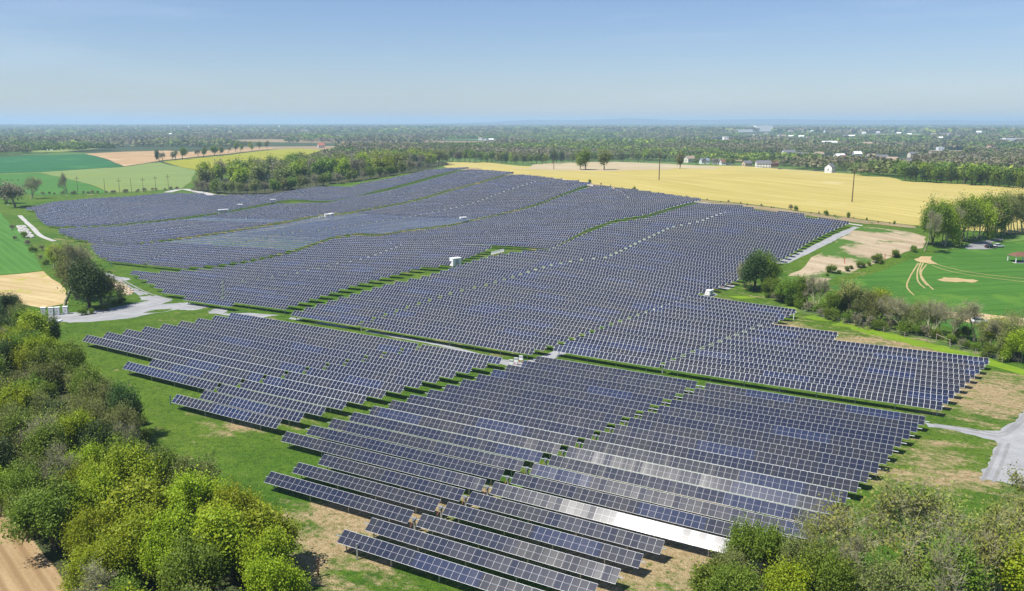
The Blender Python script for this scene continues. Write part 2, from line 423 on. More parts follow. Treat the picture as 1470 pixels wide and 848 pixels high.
FA = R(52)   # drills of the wheat run along the boundary fence
sheet('wheat_field', PX([(622,232),(700,233),(745,238),(800,240),(880,241),(985,237),(1060,238),(1110,241),(1230,250),(1300,260),(1400,265),(1560,277),(1560,340),(1470,335),(1380,330),(1310,323),(1240,315),(1150,303),(1060,291),(960,279),(890,269),(830,261),(760,253),(700,246),(640,240)]),
      mat_crop('ripening_grain', (.37, .295, .085), (.47, .385, .145), FA, .11, 1.2, (.028, (.30, .29, .075), .6, 3.0, .5), (.012, .60, (.44, .37, .17))), .06, 12, .8)
sheet('stubble_field', PX([(735,242),(765,236),(800,233.5),(880,232),(960,235),(1010,238),(1035,240),(960,243.5),(880,245.5),(800,244.5)]), mat_crop('pale_stubble', (.36, .29, .17), (.44, .37, .23), FA, .2), .12, 12, 1)
sheet('dark_green_field', PX([(-60,226),(0,225),(70,222),(120,221),(133,223),(150,228),(177,239),(110,243.5),(55,247),(-60,251)]), mat_crop('dark_green_crop', (.022, .105, .032), (.034, .140, .042), .3, .12, 1.0, (.016, (.016, .075, .026), .5, .6, .8), (.02, .55, (.045, .150, .045))), .10, 25, 2)
sheet('pale_green_field', PX([(57,247.5),(110,244),(177,239.6),(215,234),(230,233),(250,238),(282,245),(273,262),(262,270),(215,274),(158,276),(130,265),(95,256)]), mat_crop('pale_green_crop', (.145, .205, .055), (.185, .245, .075), .15, .25, 1.0, (.016, (.22, .26, .10), .5, .8, .8), (.012, .55, (.165, .215, .055))), .13, 25, 1.0)
sheet('green_field', PX([(-60,252),(0,250),(55,248),(95,256.7),(130,265.7),(157,276.5),(110,279),(60,281),(20,275),(-60,272)]), mat_crop('green_crop', (.048, .140, .022), (.065, .175, .030), .2, .15, 1.0, (.05, (.09, .19, .04), .4)), .10, 25, 1)
sheet('tilled_field', PX([(122,220.5),(180,217.5),(240,216),(270,218),(330,214.5),(392,211.5),(392,213.5),(330,220.5),(290,224),(232,230),(215,233),(178,238.6),(152,228)]), mat_crop('tilled_soil', (.33, .215, .105), (.44, .30, .16), .25, .06, .6, (.018, (.27, .17, .08), .5, 1.0, .75), (.014, .55, (.42, .30, .17))), .12, 25, 1.5)
sheet('rapeseed_field', PX([(233,231.5),(290,226),(330,222.3),(390,215),(425,213),(480,216),(450,226),(400,236),(330,241),(285,244.5),(250,237)]), mat_crop('flowering_rapeseed', (.22, .235, .018), (.33, .30, .022), .2, .12, 1.0, (.016, (.17, .20, .02), .5, .8, .8), (.015, .55, (.26, .26, .02))), .14, 25, 1.5)
sheet('green_meadow', PX([(-60,300),(0,305),(25,330),(45,355),(62,388),(30,392),(-60,398)]), mat_crop('young_grass', (.052, .145, .022), (.070, .185, .030), .9, .25, 1.2, (.10, (.10, .21, .04), .5)), .05, 8, .5)
sheet('straw_field', PX([(-60,399),(30,393),(62,389),(95,415),(98,435),(60,442),(0,432),(-60,440)]), mat_crop('straw_stubble', (.37, .27, .125), (.50, .40, .22), .5, .3, .8, None, (.12, .56, (.30, .29, .06))), .05, 6, .5)
sheet('sown_field', PX([(1188,412),(1250,393),(1322,369),(1390,356),(1470,346),(1600,345),(1640,470),(1500,500),(1440,492),(1330,460),(1250,440)]), mat_crop('sown_green', (.042, .120, .016), (.066, .165, .022), R(-10), .3, 1.0, (.055, (.030, .090, .012), .5, .8, .86), (.05, .55, (.075, .165, .020))), .05, 8, .6)
sheet('mown_lawn', PX([(1395,354.5),(1340,362),(1375,352),(1400,345),(1470,335),(1600,325),(1600,343),(1470,345)]), mat_crop('mown_grass', (.085, .165, .030), (.115, .195, .040), .2, .3, 1.0), .07, 8, .5)
sheet('dry_bank', PX([(1128,398),(1160,376),(1190,352),(1222,332),(1245,325),(1300,331),(1330,340),(1325,356),(1290,366),(1235,384),(1190,402),(1160,412)]), mat_crop('dry_bank', (.30, .235, .15), (.44, .36, .25), .7, .2, .7, None, (.045, .51, (.060, .125, .018))), .05, 6, 1.2)
sheet('bare_earth', PX([(1312,372),(1322,368),(1338,368.5),(1337,374),(1346,379),(1336,379),(1326,377),(1316,375)]), mat_gravel('ochre_soil', (.36, .26, .13), (.46, .36, .20)), .10, 3, .8)
TR = mat_gravel('tyre_soil', (.30, .24, .10), (.40, .33, .17))
for tr in ([(1340,378),(1365,385),(1400,392),(1470,400),(1520,404)], [(1338,381),(1362,389),(1400,396),(1470,404.5),(1520,409)], [(1322,376),(1317,390),(1318,404),(1328,414)], [(1326,376),(1321,388),(1323,400),(1331,410)], [(1318,378),(1306,398),(1302,412),(1312,424)], [(1330,380),(1322,392),(1328,404),(1340,416)]):
    sheet('tyre_track', ribbon(smooth_line([at(*q) for q in tr]), .5), TR, .10, 3, .15)
sheet('bare_patch', PX([(1345,402),(1365,399),(1405,403),(1400,405),(1365,404.5)]), mat_gravel('ochre_soil_patch', (.34, .25, .12), (.44, .35, .19)), .10, 1.5, 1.6)
sheet('bare_track', PX([(1355,447),(1400,449),(1470,457),(1560,462),(1560,472),(1470,468),(1400,466),(1360,456)]), mat_gravel('ochre_track', (.42, .32, .17), (.54, .43, .26)), .10, 4, .6)
sheet('ploughed_field', PX([(-120,690),(0,714),(25,745),(55,785),(80,815),(100,850),(110,900),(-120,1000)]), mat_crop('ploughed_soil', (.27, .185, .095), (.37, .27, .15), R(47), .7, 1.6, (.16, (.20, .13, .065), .7, 1.0, .55)), .02, 3, .35)
sheet('dry_verge', PX([(640,240.5),(700,246.5),(760,253.5),(830,261.5),(890,269.5),(960,280),(1060,292),(1150,304),(1240,316),(1312,324),(1316,328),(1240,321),(1150,309.5),(1060,297.5),(960,285),(890,274),(830,265),(760,256),(700,248.5),(650,242.5)]), mat_crop('dry_verge', (.22, .17, .09), (.33, .26, .15), FA, .3, .6, None, (.12, .56, (.09, .13, .03))), .10, 6, .8)
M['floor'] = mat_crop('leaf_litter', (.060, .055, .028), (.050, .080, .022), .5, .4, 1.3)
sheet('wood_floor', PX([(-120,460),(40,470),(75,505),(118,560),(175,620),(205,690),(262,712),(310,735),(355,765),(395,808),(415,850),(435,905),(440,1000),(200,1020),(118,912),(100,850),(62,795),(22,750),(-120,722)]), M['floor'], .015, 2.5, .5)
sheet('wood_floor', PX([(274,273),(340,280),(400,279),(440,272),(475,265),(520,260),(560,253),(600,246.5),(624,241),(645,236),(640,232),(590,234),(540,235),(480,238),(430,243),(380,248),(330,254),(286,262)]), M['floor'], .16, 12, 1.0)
sheet('bright_verge', PX([(1048,412),(1100,430),(1160,446),(1240,468),(1330,490),(1400,508),(1500,538),(1500,552),(1430,527),(1390,516),(1300,492),(1200,468),(1130,449),(1080,434),(1030,424)]), mat_crop('fresh_grass', (.120, .205, .012), (.165, .255, .018), .4, .4, 1.1, None, (.25, .60, (.07, .15, .012))), .012, 2.5, .9)
# gravel roads
sheet('gravel_road', PX([(68,459),(72,452),(100,449),(135,446),(165,441),(190,436),(203,430),(200,424),(185,414),(165,402),(148,394),(152,391),(170,397),(186,399),(188,401),(177,403),(183,409),(205,419),(240,428),(280,436),(320,443),(360,449),(400,452),(400,457),(360,455),(320,452),(285,447),(255,444),(225,449),(190,456),(140,461),(100,463)]), M['gravel'], .020, 1.5, .45)
sheet('gravel_track', ribbon(smooth_line([at(410,455.5), at(520,474), at(640,497), at(722,519), at(745,523), at(775,517), at(810,503), at(880,474), at(950,447), at(1010,427), at(1062,403), at(1130,374), at(1180,350), at(1232,326)]), [1.5]*18 + [3.4]*61), M['gravel'], .024, 2, .30)
sheet('gravel_yard', PX([(1326,606),(1360,611),(1405,619),(1436,618),(1452,607),(1475,585),(1600,500),(1640,560),(1560,720),(1475,700),(1440,692),(1404,686),(1418,664),(1432,640),(1428,632),(1400,625),(1360,616),(1333,613)]), M['gravel'], .020, 1.2, .40)
RUT = mat_gravel('worn_gravel', (.205, .205, .205), (.27, .27, .265))
for tr in ([(1340,608.5),(1395,616),(1430,622),(1447,617),(1470,596),(1500,570)], [(1340,611.5),(1395,620),(1432,626),(1450,620),(1476,598),(1506,573)], [(1436,636),(1428,655),(1416,680),(1410,690)], [(1448,636),(1441,657),(1430,684),(1426,692)],
           [(76,457),(135,451),(195,441),(245,433),(300,444),(370,454)], [(78,459),(140,454),(198,444),(245,436),(300,446.5),(370,455.5)], [(155,394.5),(178,407),(205,421),(240,431)], [(160,393.5),(183,405.5),(212,420),(246,430)]):
    sheet('wheel_rut', ribbon(smooth_line([at(*q) for q in tr]), .55), RUT, .032, 2, .14)
sheet('service_path', ribbon(smooth_line([at(28,309), at(45,325), at(58,338), at(78,346)]), 2.4), M['gravel_pale'], .05, 6, .3)
sheet('perimeter_path', ribbon(smooth_line([at(735,251), at(850,266), at(1008,291), at(1085,303), at(1160,313), at(1238,324)]), 2.6), M['gravel_pale'], .10, 8, .2)
sheet('paved_drive', PX([(1383,355),(1395,349),(1420,344),(1440,342),(1440,344),(1424,348),(1422,352),(1432,356),(1415,358),(1390,358)]), mat_gravel('worn_asphalt', (.20, .20, .20), (.27, .27, .27)), .11, 4, .2)
sheet('far_path', ribbon(smooth_line([at(240,276), at(262,271.5), at(285,275), at(305,280)]), 7.0), M['gravel_pale'], .10, 12, .5)

# ------------------------------------------------------------------ solar trackers
PITCHR = .0835 * H
ML, MW = 1.96, 1.02
ZAX = 1.95
def ordinal(k):
    return {1:'1st',2:'2nd',3:'3rd'}.get(k if k < 20 else 0, None) or (str(k) + ('th' if 10 <= k % 100 <= 20 else {1:'st',2:'nd',3:'rd'}.get(k % 10, 'th')))
mod_mesh = None
def module_mesh():
    global mod_mesh
    if mod_mesh: return mod_mesh
    w, l, h = .50, ML / 2, .02
    V = [(-w,-l,-h),(w,-l,-h),(w,l,-h),(-w,l,-h),(-w,-l,h),(w,-l,h),(w,l,h),(-w,l,h)]
    F = [(4,5,6,7),(0,3,2,1),(0,1,5,4),(1,2,6,5),(2,3,7,6),(3,0,4,7)]
    uv = [(0.02,0),(.98,0),(.98,1),(0.02,1)] + [(.5,.2)] * 4 + [(0.0,0)] * 16
    mod_mesh = mesh_np('solar_module', np.array(V), np.array(F), [M['panel'], M['back']], [0, 1, 0, 0, 0, 0], uv=np.array(uv)); return mod_mesh
def box_mesh(name, x0, x1, y0, y1, z0, z1, m): return MB().box(x0, x1, y0, y1, z0, z1).mesh(name, m)
POSTM = MB().box(-.075, .075, -.055, .055, -ZAX - .3, -.07).mesh('support_post', M['steel'])
MPOSTM = MB().box(-.12, .12, -.09, .09, -ZAX - .3, -.12).mesh('drive_post', M['steel'])
MOTM = MB().tube([(-.28, 0, 0), (.28, 0, 0)], .19, 10).box(-.13, .13, -.42, .0, -.40, -.10).mesh('drive_motor', M['motor'])
DAMPM = MB().tube([(.0, -.55, -1.1), (.0, .45, -.25)], .045, 6).mesh('damper', M['orange'])
def bank_mesh(name, s0, s1, org, zf, tilt, nmod):
    """a run of modules clamped edge to edge, following the ground"""
    ct, st = math.cos(tilt), math.sin(tilt)
    n = max(2, nmod // 2); S = np.linspace(s0, s1, n + 1)
    V = []; 
    for s in S:
        z = zf(s)
        for (v, h) in ((-1, .12), (1, .12), (1, .08), (-1, .08)):
            yn = v * ML / 2 * ct - h * st; zz = v * ML / 2 * st + h * ct
            V.append((s, yn, z + zz))
    F, UV, MI = [], [], []
    for i in range(n):
        a, b = 4 * i, 4 * i + 4; u0, u1 = nmod * i / n, nmod * (i + 1) / n
        F.append((a, b, b + 1, a + 1)); UV += [(u0, 0), (u1, 0), (u1, 1), (u0, 1)]; MI.append(0)
        F.append((a + 1, b + 1, b + 2, a + 2)); UV += [(0, 0)] * 4; MI.append(0)
        F.append((a + 2, b + 2, b + 3, a + 3)); UV += [(.5, .2)] * 4; MI.append(1)
        F.append((a + 3, b + 3, b, a)); UV += [(0, 0)] * 4; MI.append(0)
    F.append((0, 1, 2, 3)); UV += [(0, 0)] * 4; MI.append(0); e = 4 * n
    F.append((e + 3, e + 2, e + 1, e)); UV += [(0, 0)] * 4; MI.append(0)
    return mesh_np(name, np.array(V), np.array(F), [M['panel'], M['back']], MI, uv=np.array(UV))
STUFF = []
def tracker(nn, d0, dm, d1, tilt, tier, label, group, frac_gap=1.1, half=None):
    """nn, d0, d1: metres in the row frame; dm: where the drive stands (None: no drive gap)"""
    nn = nn + ML / 2 * math.cos(tilt)
    c = DV * ((d0 + d1) / 2) + NV * nn
    ss = np.linspace(d0 - 1, d1 + 1, max(6, int((d1 - d0) / 6)))
    P = DV[None] * ss[:, None] + NV[None] * nn
    zz = tz(P[:, 0], P[:, 1]) + ZAX
    mid = (d0 + d1) / 2; z0 = float(np.interp(mid, ss, zz)) - ZAX
    zf = lambda s: float(np.interp(s + mid, ss, zz)) - z0
    h = (d1 - d0) / 2
    runs = [(-h, h)] if dm is None else [(-h, dm - mid - frac_gap / 2), (dm - mid + frac_gap / 2, h)]
    runs = [(a, b) for a, b in runs if b - a > 2.0]
    if tier == 9:
        for a, b in runs:
            STUFF.append((c, z0, bank_mesh('t', a, b, None, zf, tilt, max(2, int(round((b - a) / MW))))))
        return
    root = thing('solar_tracker', label, 'solar tracker', (c[0], c[1], z0), A, group)
    if tier == 1:
        mm = module_mesh()
        for a, b in runs:
            nm = int((b - a) / MW)
            for i in range(nm):
                s = a + (i + .5) * MW + ((b - a) - nm * MW) / 2
                o = obj('solar_module', mm, root); zc = zf(s)
                o.location = (s, -.10 * math.sin(tilt), zc + .10 * math.cos(tilt)); o.rotation_euler = (tilt, 0, 0)
    else:
        for a, b in runs:
            obj('module_bank', bank_mesh('module_bank', a, b, None, zf, tilt, max(2, int(round((b - a) / MW)))), root)
    tb = MB(); xs = np.linspace(-h - .35, h + .35, max(3, int(h / 5)))
    tb.tube([(x, 0, zf(min(max(x, -h), h))) for x in xs], .075, 6)
    if tier == 3:
        for x in np.arange(-h + 1.2, h - .6, 7.2): z = zf(x); tb.box(x - .08, x + .08, -.06, .06, z - ZAX - .3, z - .06)
        tb.build('support_frame', M['steel'], root); return
    tb.build('torque_tube', M['steel'], root)
    xm = None if dm is None else dm - mid
    for x in np.arange(-h + 1.2, h - .6, 7.2):
        if xm is not None and abs(x - xm) < 2.2: continue
        o = obj('support_post', POSTM, root); o.location = (x, 0, zf(x))
    if xm is not None:
        o = obj('drive_post', MPOSTM, root); o.location = (xm, 0, zf(xm))
        o = obj('drive_motor', MOTM, root); o.location = (xm, 0, zf(xm))
        if tier == 1: o = obj('damper', DAMPM, root); o.location = (xm - .35, 0, zf(xm))
rt = random.Random(5)
TILT = R(38.5)
def jt(base=TILT, a=1.2): return base + R(rt.gauss(0, a))
# near block (five short rows, then fifteen long ones), rows counted from the bushes
GA, GB, GC, GD = ('solar trackers of the block with the sun glare', 'solar trackers of the block beside the dense wood', 'solar trackers of the block beside the hedgerow', 'solar trackers of the long middle block')
SHORT = ['solar tracker cut by the bottom edge of the photo, drive post at its end',
         'second solar tracker up from the bottom edge, starting at a bare drive post',
         'short solar tracker standing alone over bare earth, third up from the bottom edge',
         'short solar tracker between two dark shadow bands, second in front of the glare',
         'short dark blue solar tracker directly in front of the blinding sun glare']
for i, k in enumerate((-5, -4, -3, -2, -1)):
    n_ = 1.807 + .0835 * k
    if k <= -3: n_ = 1.5532 + .0815 * (k + 3)
    d0 = -1.883 + .019 * k if k > -4 else -1.180 + .019 * (k + 3) - .07
    if k in (-3, -2, -1): d0 = {-3: -1.694, -2: -1.672, -1: -1.649}[k]
    d1 = {-5: -.655, -4: -.635, -3: -.618, -2: -.600, -1: -.580}[k]
    dm = -1.180 + .0225 * (k + 3)
    if k < -3: dm = d0 - .0   # the drive post stands at the open end
    tracker(n_ * H, d0 * H, None if k < -3 else dm * H, d1 * H, R(35.5) + R(rt.gauss(0, .4)), 1, SHORT[i], GA)
for k in range(15):
    n_ = 1.807 + .0835 * k
    d1 = -.092 - .192 * (3.0 - n_) - (.02 if k == 0 else 0)
    dm = -1.1166 + .0172 * k
    t_ = R(40.4) if k == 0 else (R(40.2) if k == 4 else jt(R(37.4), .8))
    lab = 'solar tracker glaring white with reflected sun along its low edge' if k == 0 else '%s solar tracker behind the one with the white sun glare' % ordinal(k)
    tracker(n_ * H, (-1.883 + .0205 * k) * H, dm * H, d1 * H, t_, 1, lab, GA)
# block beside the dense wood
for k in range(13):
    n_ = 1.879 + .0835 * k
    d0 = (-2.497 + .05 * k) if k < 2 else (-3.005 + .05 * (k - 2)) if k < 4 else -3.524 + .0245 * (k - 4)
    d1 = -1.975 + .0225 * k
    dm = None if k < 2 else -2.46 + .033 * (k - 2)
    lab = ['short solar tracker facing the grass and the dense wood, front of its block', 'second short solar tracker facing the grass beside the dense wood'][k] if k < 2 else '%s solar tracker counted from the grass beside the dense wood' % ordinal(k + 1)
    tracker(n_ * H, d0 * H, dm * H if dm else None, d1 * H, jt(R(39), 1.0) if k != 4 else R(41.5), 2, lab, GB)
# block beside the hedgerow
for k in range(17):
    n_ = 3.172 + .0815 * k
    d0 = -1.600 + .0126 * k
    d1 = -.0606 + .0155 * k if k < 10 else (-.55 if k < 12 else -.87 + .012 * (k - 12))
    dm = -1.097 + .0168 * k if k < 12 else None
    tracker(n_ * H, d0 * H, dm * H if dm else None, d1 * H, jt(R(37.5), 1.0), 2,
            'solar tracker with tall posts over a grass strip, front of the hedgerow block' if k == 0 else '%s solar tracker behind the grass strip in the block beside the hedgerow' % ordinal(k + 1), GC)
# blocks over the rolling ground behind
S4 = [(405,457),(757,512),(1010,422),(1127,372),(1160,350),(1225,320),(1155,315),(1153,309),(1082,305),(1080,300),(1005,294),(930,315),(880,323),(838,339),(790,361),(735,366),(700,372),(672,380),(640,391),(600,403),(555,412),(480,434)]
S5 = [(240,425),(325,445),(333,440),(395,449),(505,413),(600,387),(640,383),(672,371),(705,357),(650,353),(790,359),(838,332),(880,317),(930,309),(1008,288),(958,281),(910,274),(853,268),(810,282),(775,296),(740,306),(690,317),(645,328),(580,336),(540,343),(510,341),(475,346),(420,366),(350,381),(311,388),(267,392),(231,394),(185,393),(213,408)]
S6 = [(850,264),(810,278),(775,292),(740,302),(690,313),(645,324),(580,332),(540,339),(510,337),(475,342),(420,361),(350,376),(311,382),(267,386),(163,379),(137,367),(128,352),(190,354),(250,347),(320,337),(400,324),(445,315),(500,309),(550,300),(600,290),(640,278),(690,265),(737,252),(780,256),(815,261)]
S7 = [(737,249),(690,261),(640,274),(600,286),(550,296),(500,305),(445,311),(400,320),(320,333),(250,343),(180,352),(131,349),(106,343),(78,332),(110,329),(160,327),(250,318),(330,307),(400,294),(470,293),(505,285),(540,279),(600,264),(672,245),(700,246)]
S8 = [(672,242),(600,259),(540,274),(505,283),(472,289),(420,286),(400,289),(330,303),(250,314),(160,323),(110,326),(68,325),(51,312),(50,304),(33,301),(77,291),(135,286),(180,284),(235,279),(290,279),(295,282),(380,281),(395,279),(440,271),(460,269),(500,270),(520,264),(580,253),(612,246),(640,243)]
LIST = []
for nm, poly, frac in (('S4', S4, .32), ('S5', S5, .5), ('S6', S6, .5), ('S7', S7, .5), ('S8', S8, .5)):
    Q = np.array([at(x, y, 1.4) for x, y in poly]); qd, qn = Q @ DV, Q @ NV
    k0 = math.ceil((qn.min() - 3.07 * H) / PITCHR); k1 = int((qn.max() - 3.07 * H) / PITCHR); cnt = 0
    for k in range(k0, k1 + 1):
        y = 3.07 * H + k * PITCHR + .01; xs = []
        for i in range(len(Q)):
            a, b = i, (i + 1) % len(Q)
            if (qn[a] - y) * (qn[b] - y) < 0: xs.append(qd[a] + (y - qn[a]) / (qn[b] - qn[a]) * (qd[b] - qd[a]))
        if len(xs) < 2: continue
        xs.sort(); ivs = [(xs[i], xs[i + 1]) for i in range(0, len(xs) - 1, 2)]
        for a, b in ivs:
            if b - a < 6: continue
            parts = [(a, b)] if b - a < 112 else [(a, (a + b) / 2 - .7), ((a + b) / 2 + .7, b)]
            for j, (p, q) in enumerate(parts): LIST.append((nm, k, p, q, frac, y, j))
LIST.sort(key=lambda r: (r[5] * NV[1] + (r[2] + r[3]) / 2 * DV[1]))
NIND = 300 - 20 - 13 - 17
BN = {'S4': ('in the long middle block', GD), 'S5': ('in the block beyond the white container', 'solar trackers of the block beyond the white container'),
      'S6': ('in the block with the flat blue trackers', 'solar trackers of the block with flat blue trackers'), 'S7': ('in the block past the flat blue trackers', 'solar trackers past the flat blue ones'),
      'S8': ('in the block below the round wood', 'solar trackers of the block below the round wood')}
cnt = {}
for idx, (nm, k, a, b, frac, y, j) in enumerate(LIST):
    cnt[(nm, j)] = cnt.get((nm, j), 0) + 1; c = cnt[(nm, j)]
    flat = nm == 'S6' and 4.62 * H < y < 6.7 * H
    flat2 = nm == 'S7' and 5.9 * H < y < 6.1 * H
    tilt = jt(R(8.5 if y < 5.0 * H else 10), 1.0) if flat or flat2 else jt(R(37.5), 1.1)
    first = '%s solar tracker %s' % ('front' if c == 1 else ordinal(c), BN[nm][0])
    lab = first + (', lying flat' if flat else ', tilted up' if nm == 'S6' else '') + (', inner half' if j else '')
    tier = 9 if idx >= NIND else (2 if (nm == 'S4' and c <= 16) or (nm == 'S5' and c <= 10) else 3)
    L_ = b - a
    tracker(y, a, a + L_ * frac if L_ > 24 else None, b, tilt, tier, lab, BN[nm][1])
if STUFF:
    V, F, UV, MI = [], [], [], []; base = 0
    for c, z0, me in STUFF:
        n = len(me.vertices); co = np.empty(n * 3, np.float32); me.vertices.foreach_get('co', co); co = co.reshape(-1, 3)
        xy = c[None] + co[:, :1] * DV[None] + co[:, 1:2] * NV[None]
        V.append(np.column_stack([xy, co[:, 2] + z0])); f = np.array([list(p.vertices) for p in me.polygons]); F.append(f + base); base += n
        u = np.empty(len(me.loops) * 2, np.float32); me.uv_layers[0].data.foreach_get('uv', u); UV.append(u.reshape(-1, 2))
        mi = np.empty(len(me.polygons), np.int32); me.polygons.foreach_get('material_index', mi); MI.append(mi)
        bpy.data.meshes.remove(me)
    o = obj('distant_solar_trackers', mesh_np('distant_solar_trackers', np.concatenate(V), np.concatenate(F), [M['panel'], M['back']], np.concatenate(MI), uv=np.concatenate(UV)))
    tag(o, 'distant dark solar trackers merging below the round wood and the wheat', 'solar trackers', kind='stuff')
print('trackers', 50 + len(LIST))
#PART2
# ------------------------------------------------------------------ trees
def rand_unit(rs, n):
    v = rs.normal(size=(n, 3)); return v / np.linalg.norm(v, axis=1, keepdims=True)
def quads(C, size, rs, up=.35, aspect=.8):
    """leaf-sized faces at the points C"""
    n = len(C); N = rand_unit(rs, n); N[:, 2] = np.abs(N[:, 2]) + up; N /= np.linalg.norm(N, axis=1, keepdims=True)
    T = rand_unit(rs, n); U = np.cross(N, T); U /= np.linalg.norm(U, axis=1, keepdims=True) + 1e-9; W = np.cross(N, U)
    s = (size * rs.uniform(.45, 1.5, n))[:, None] / 2
    V = np.stack([C - U * s, C - W * s * aspect + U * s * .15, C + U * s, C + W * s * aspect + U * s * .15], 1).reshape(-1, 3)
    return V, np.arange(4 * n).reshape(-1, 4)
def frusta(S, sides):
    """S: rows of p0, p1, r0, r1"""
    S = np.array(S); p0, p1, r0, r1 = S[:, :3], S[:, 3:6], S[:, 6:7], S[:, 7:8]
    t = p1 - p0; t /= np.linalg.norm(t, axis=1, keepdims=True) + 1e-9
    a = np.where(np.abs(t[:, 2:3]) < .9, np.array([[0, 0, 1.]]), np.array([[1., 0, 0]]))
    u = np.cross(t, a); u /= np.linalg.norm(u, axis=1, keepdims=True); w_ = np.cross(t, u)
    V, F = [], []
    n = len(S); ang = np.arange(sides) * 2 * np.pi / sides
    R0 = p0[:, None] + (u[:, None] * np.cos(ang)[None, :, None] + w_[:, None] * np.sin(ang)[None, :, None]) * r0[:, None]
    R1 = p1[:, None] + (u[:, None] * np.cos(ang)[None, :, None] + w_[:, None] * np.sin(ang)[None, :, None]) * r1[:, None]
    V = np.concatenate([R0, R1], 1).reshape(-1, 3)
    b = (np.arange(n) * 2 * sides)[:, None, None]; k = np.arange(sides); k2 = (k + 1) % sides
    q = np.stack([k, k2, sides + k2, sides + k], 1)[None]
    return V, (b + q).reshape(-1, 4)
def skeleton(rs, h, spread, depth, first=.3, kids=(3, 5), bend=.55, shrink=.66, stems=1, droop=0.0):
    """tapering limbs, split again and again; returns the limb pieces by level and the tips"""
    segs = [[] for _ in range(depth + 1)]; tips = []
    def grow(p, d, L, r, lv):
        n = 3 if lv < 2 else 2
        for i in range(n):
            d2 = d + rs.normal(size=3) * .16; d2[2] += .06 - droop * lv; d2 /= np.linalg.norm(d2)
            q = p + d2 * L / n; r2 = r * .86
            segs[lv].append((*p, *q, r, r2)); p, d, r = q, d2, r2
            if lv >= 1: tips.append((p, lv))
            if lv < depth and i == n - 2 and lv > 0 and rs.rand() < .8: side(p, d, L * shrink, r * .5, lv + 1)
        if lv < depth:
            for _ in range(rs.randint(*kids)): side(p, d, L * shrink * rs.uniform(.75, 1.2), r * .62, lv + 1)
    def side(p, d, L, r, lv):
        v = rs.normal(size=3); v -= d * (v @ d); v /= np.linalg.norm(v) + 1e-9
        d2 = d * (1 - bend * .5) + v * bend * rs.uniform(.7, 1.3) * spread; d2[2] = max(d2[2], -.15); d2 /= np.linalg.norm(d2)
        grow(p, d2, L, r, lv)
    for s in range(stems):
        d = np.array([0, 0, 1.]) + rs.normal(size=3) * (.08 if stems == 1 else .35); d[2] = abs(d[2]); d /= np.linalg.norm(d)
        grow(np.array([rs.normal() * .2 * (stems > 1), rs.normal() * .2 * (stems > 1), -.3]), d, h * first, h * (.026 if stems == 1 else .017), 0)
    return segs, tips
def norm_to(h, rad, V_list):
    A_ = np.concatenate(V_list); top = np.percentile(A_[:, 2], 99.5); r = np.percentile(np.hypot(A_[:, 0], A_[:, 1]), 97)
    return h / top, rad / r
PROTO = {}
def proto(key, seed, h, rad, depth, leaves, lsize, leafmat, barkmat, stems=1, clump=.075, bend=.6, spread=1.0, first=.3, minlv=2, kids=(3, 5), twigs=0, sides=5, fill=0.0, droop=0.0):
    rs = np.random.RandomState(seed)
    segs, tips = skeleton(rs, h, spread, depth, first, kids, bend, stems=stems, droop=droop)
    tp = np.array([p for p, lv in tips if lv >= minlv])
    V_, F_ = [], []; base = 0
    for lv, S in enumerate(segs):
        if not S: continue
        if lv > 3 and depth > 3 and leaves > 0 and not twigs: continue
        v, f = frusta(S, sides if lv < 2 else 3); V_.append(v); F_.append(f + base); base += len(v)
    tv = np.concatenate(V_); tf = np.concatenate(F_)
    cv = cf = None
    if leaves:
        # a few tips carry heavy clumps, others hardly any, so that the crown has holes
        wgt = rs.gamma(.42, 1.0, len(tp)); pick = rs.choice(len(tp), leaves, p=wgt / wgt.sum())
        # feathery sprays: leaves strung along shoots that leave the twig ends upwards and outwards
        sd_ = rs.normal(size=(len(tp), 3)) * .45; ax = tp - tp.mean(0); ax /= np.linalg.norm(ax, axis=1, keepdims=True) + 1e-6
        sd_ += ax * .55; sd_[:, 2] += .55; sd_ /= np.linalg.norm(sd_, axis=1, keepdims=True); sl_ = h * rs.uniform(.05, .17, (len(tp), 1))
        C = tp[pick] + sd_[pick] * sl_[pick] * rs.uniform(-.25, 1, (leaves, 1)) + rs.normal(size=(leaves, 3)) * h * clump * .62
        if fill: 
            m = int(leaves * fill); u = rand_unit(rs, m) * rs.uniform(.5, 1, (m, 1)) ** .5; cen = tp.mean(0); sd = tp.std(0) * 1.7; C[:m] = cen + u * sd
        cv, cf = quads(C, lsize, rs, .55)
    if twigs:
        k = rs.randint(0, len(tp), twigs); d = rand_unit(rs, twigs); d[:, 2] = np.abs(d[:, 2]) * .8 + .1
        L = h * rs.uniform(.05, .11, (twigs, 1)); rr = np.full((twigs, 1), h * .0013)
        v, f = frusta(np.hstack([tp[k], tp[k] + d * L, rr, rr * .4]), 3)
        if cv is None: cv, cf, nl = v, f, 0
        else: nl = len(cf); cf = np.concatenate([cf, f + len(cv)]); cv = np.concatenate([cv, v])
    else: nl = None
    sz, sr = norm_to(h, rad, [cv, tv])
    for v in (cv, tv): v[:, 2] *= sz; v[:, :2] *= sr
    mi = None; mats = [leafmat]
    if nl is not None:
        mi = np.zeros(len(cf), int); mi[nl:] = 1; mats = [leafmat, barkmat]
    t_me = mesh_np('trunk', tv, tf, [barkmat], smooth=True); c_me = mesh_np('crown', cv, cf, mats, mi)
    PROTO.setdefault(key, []).append((t_me, c_me, h))
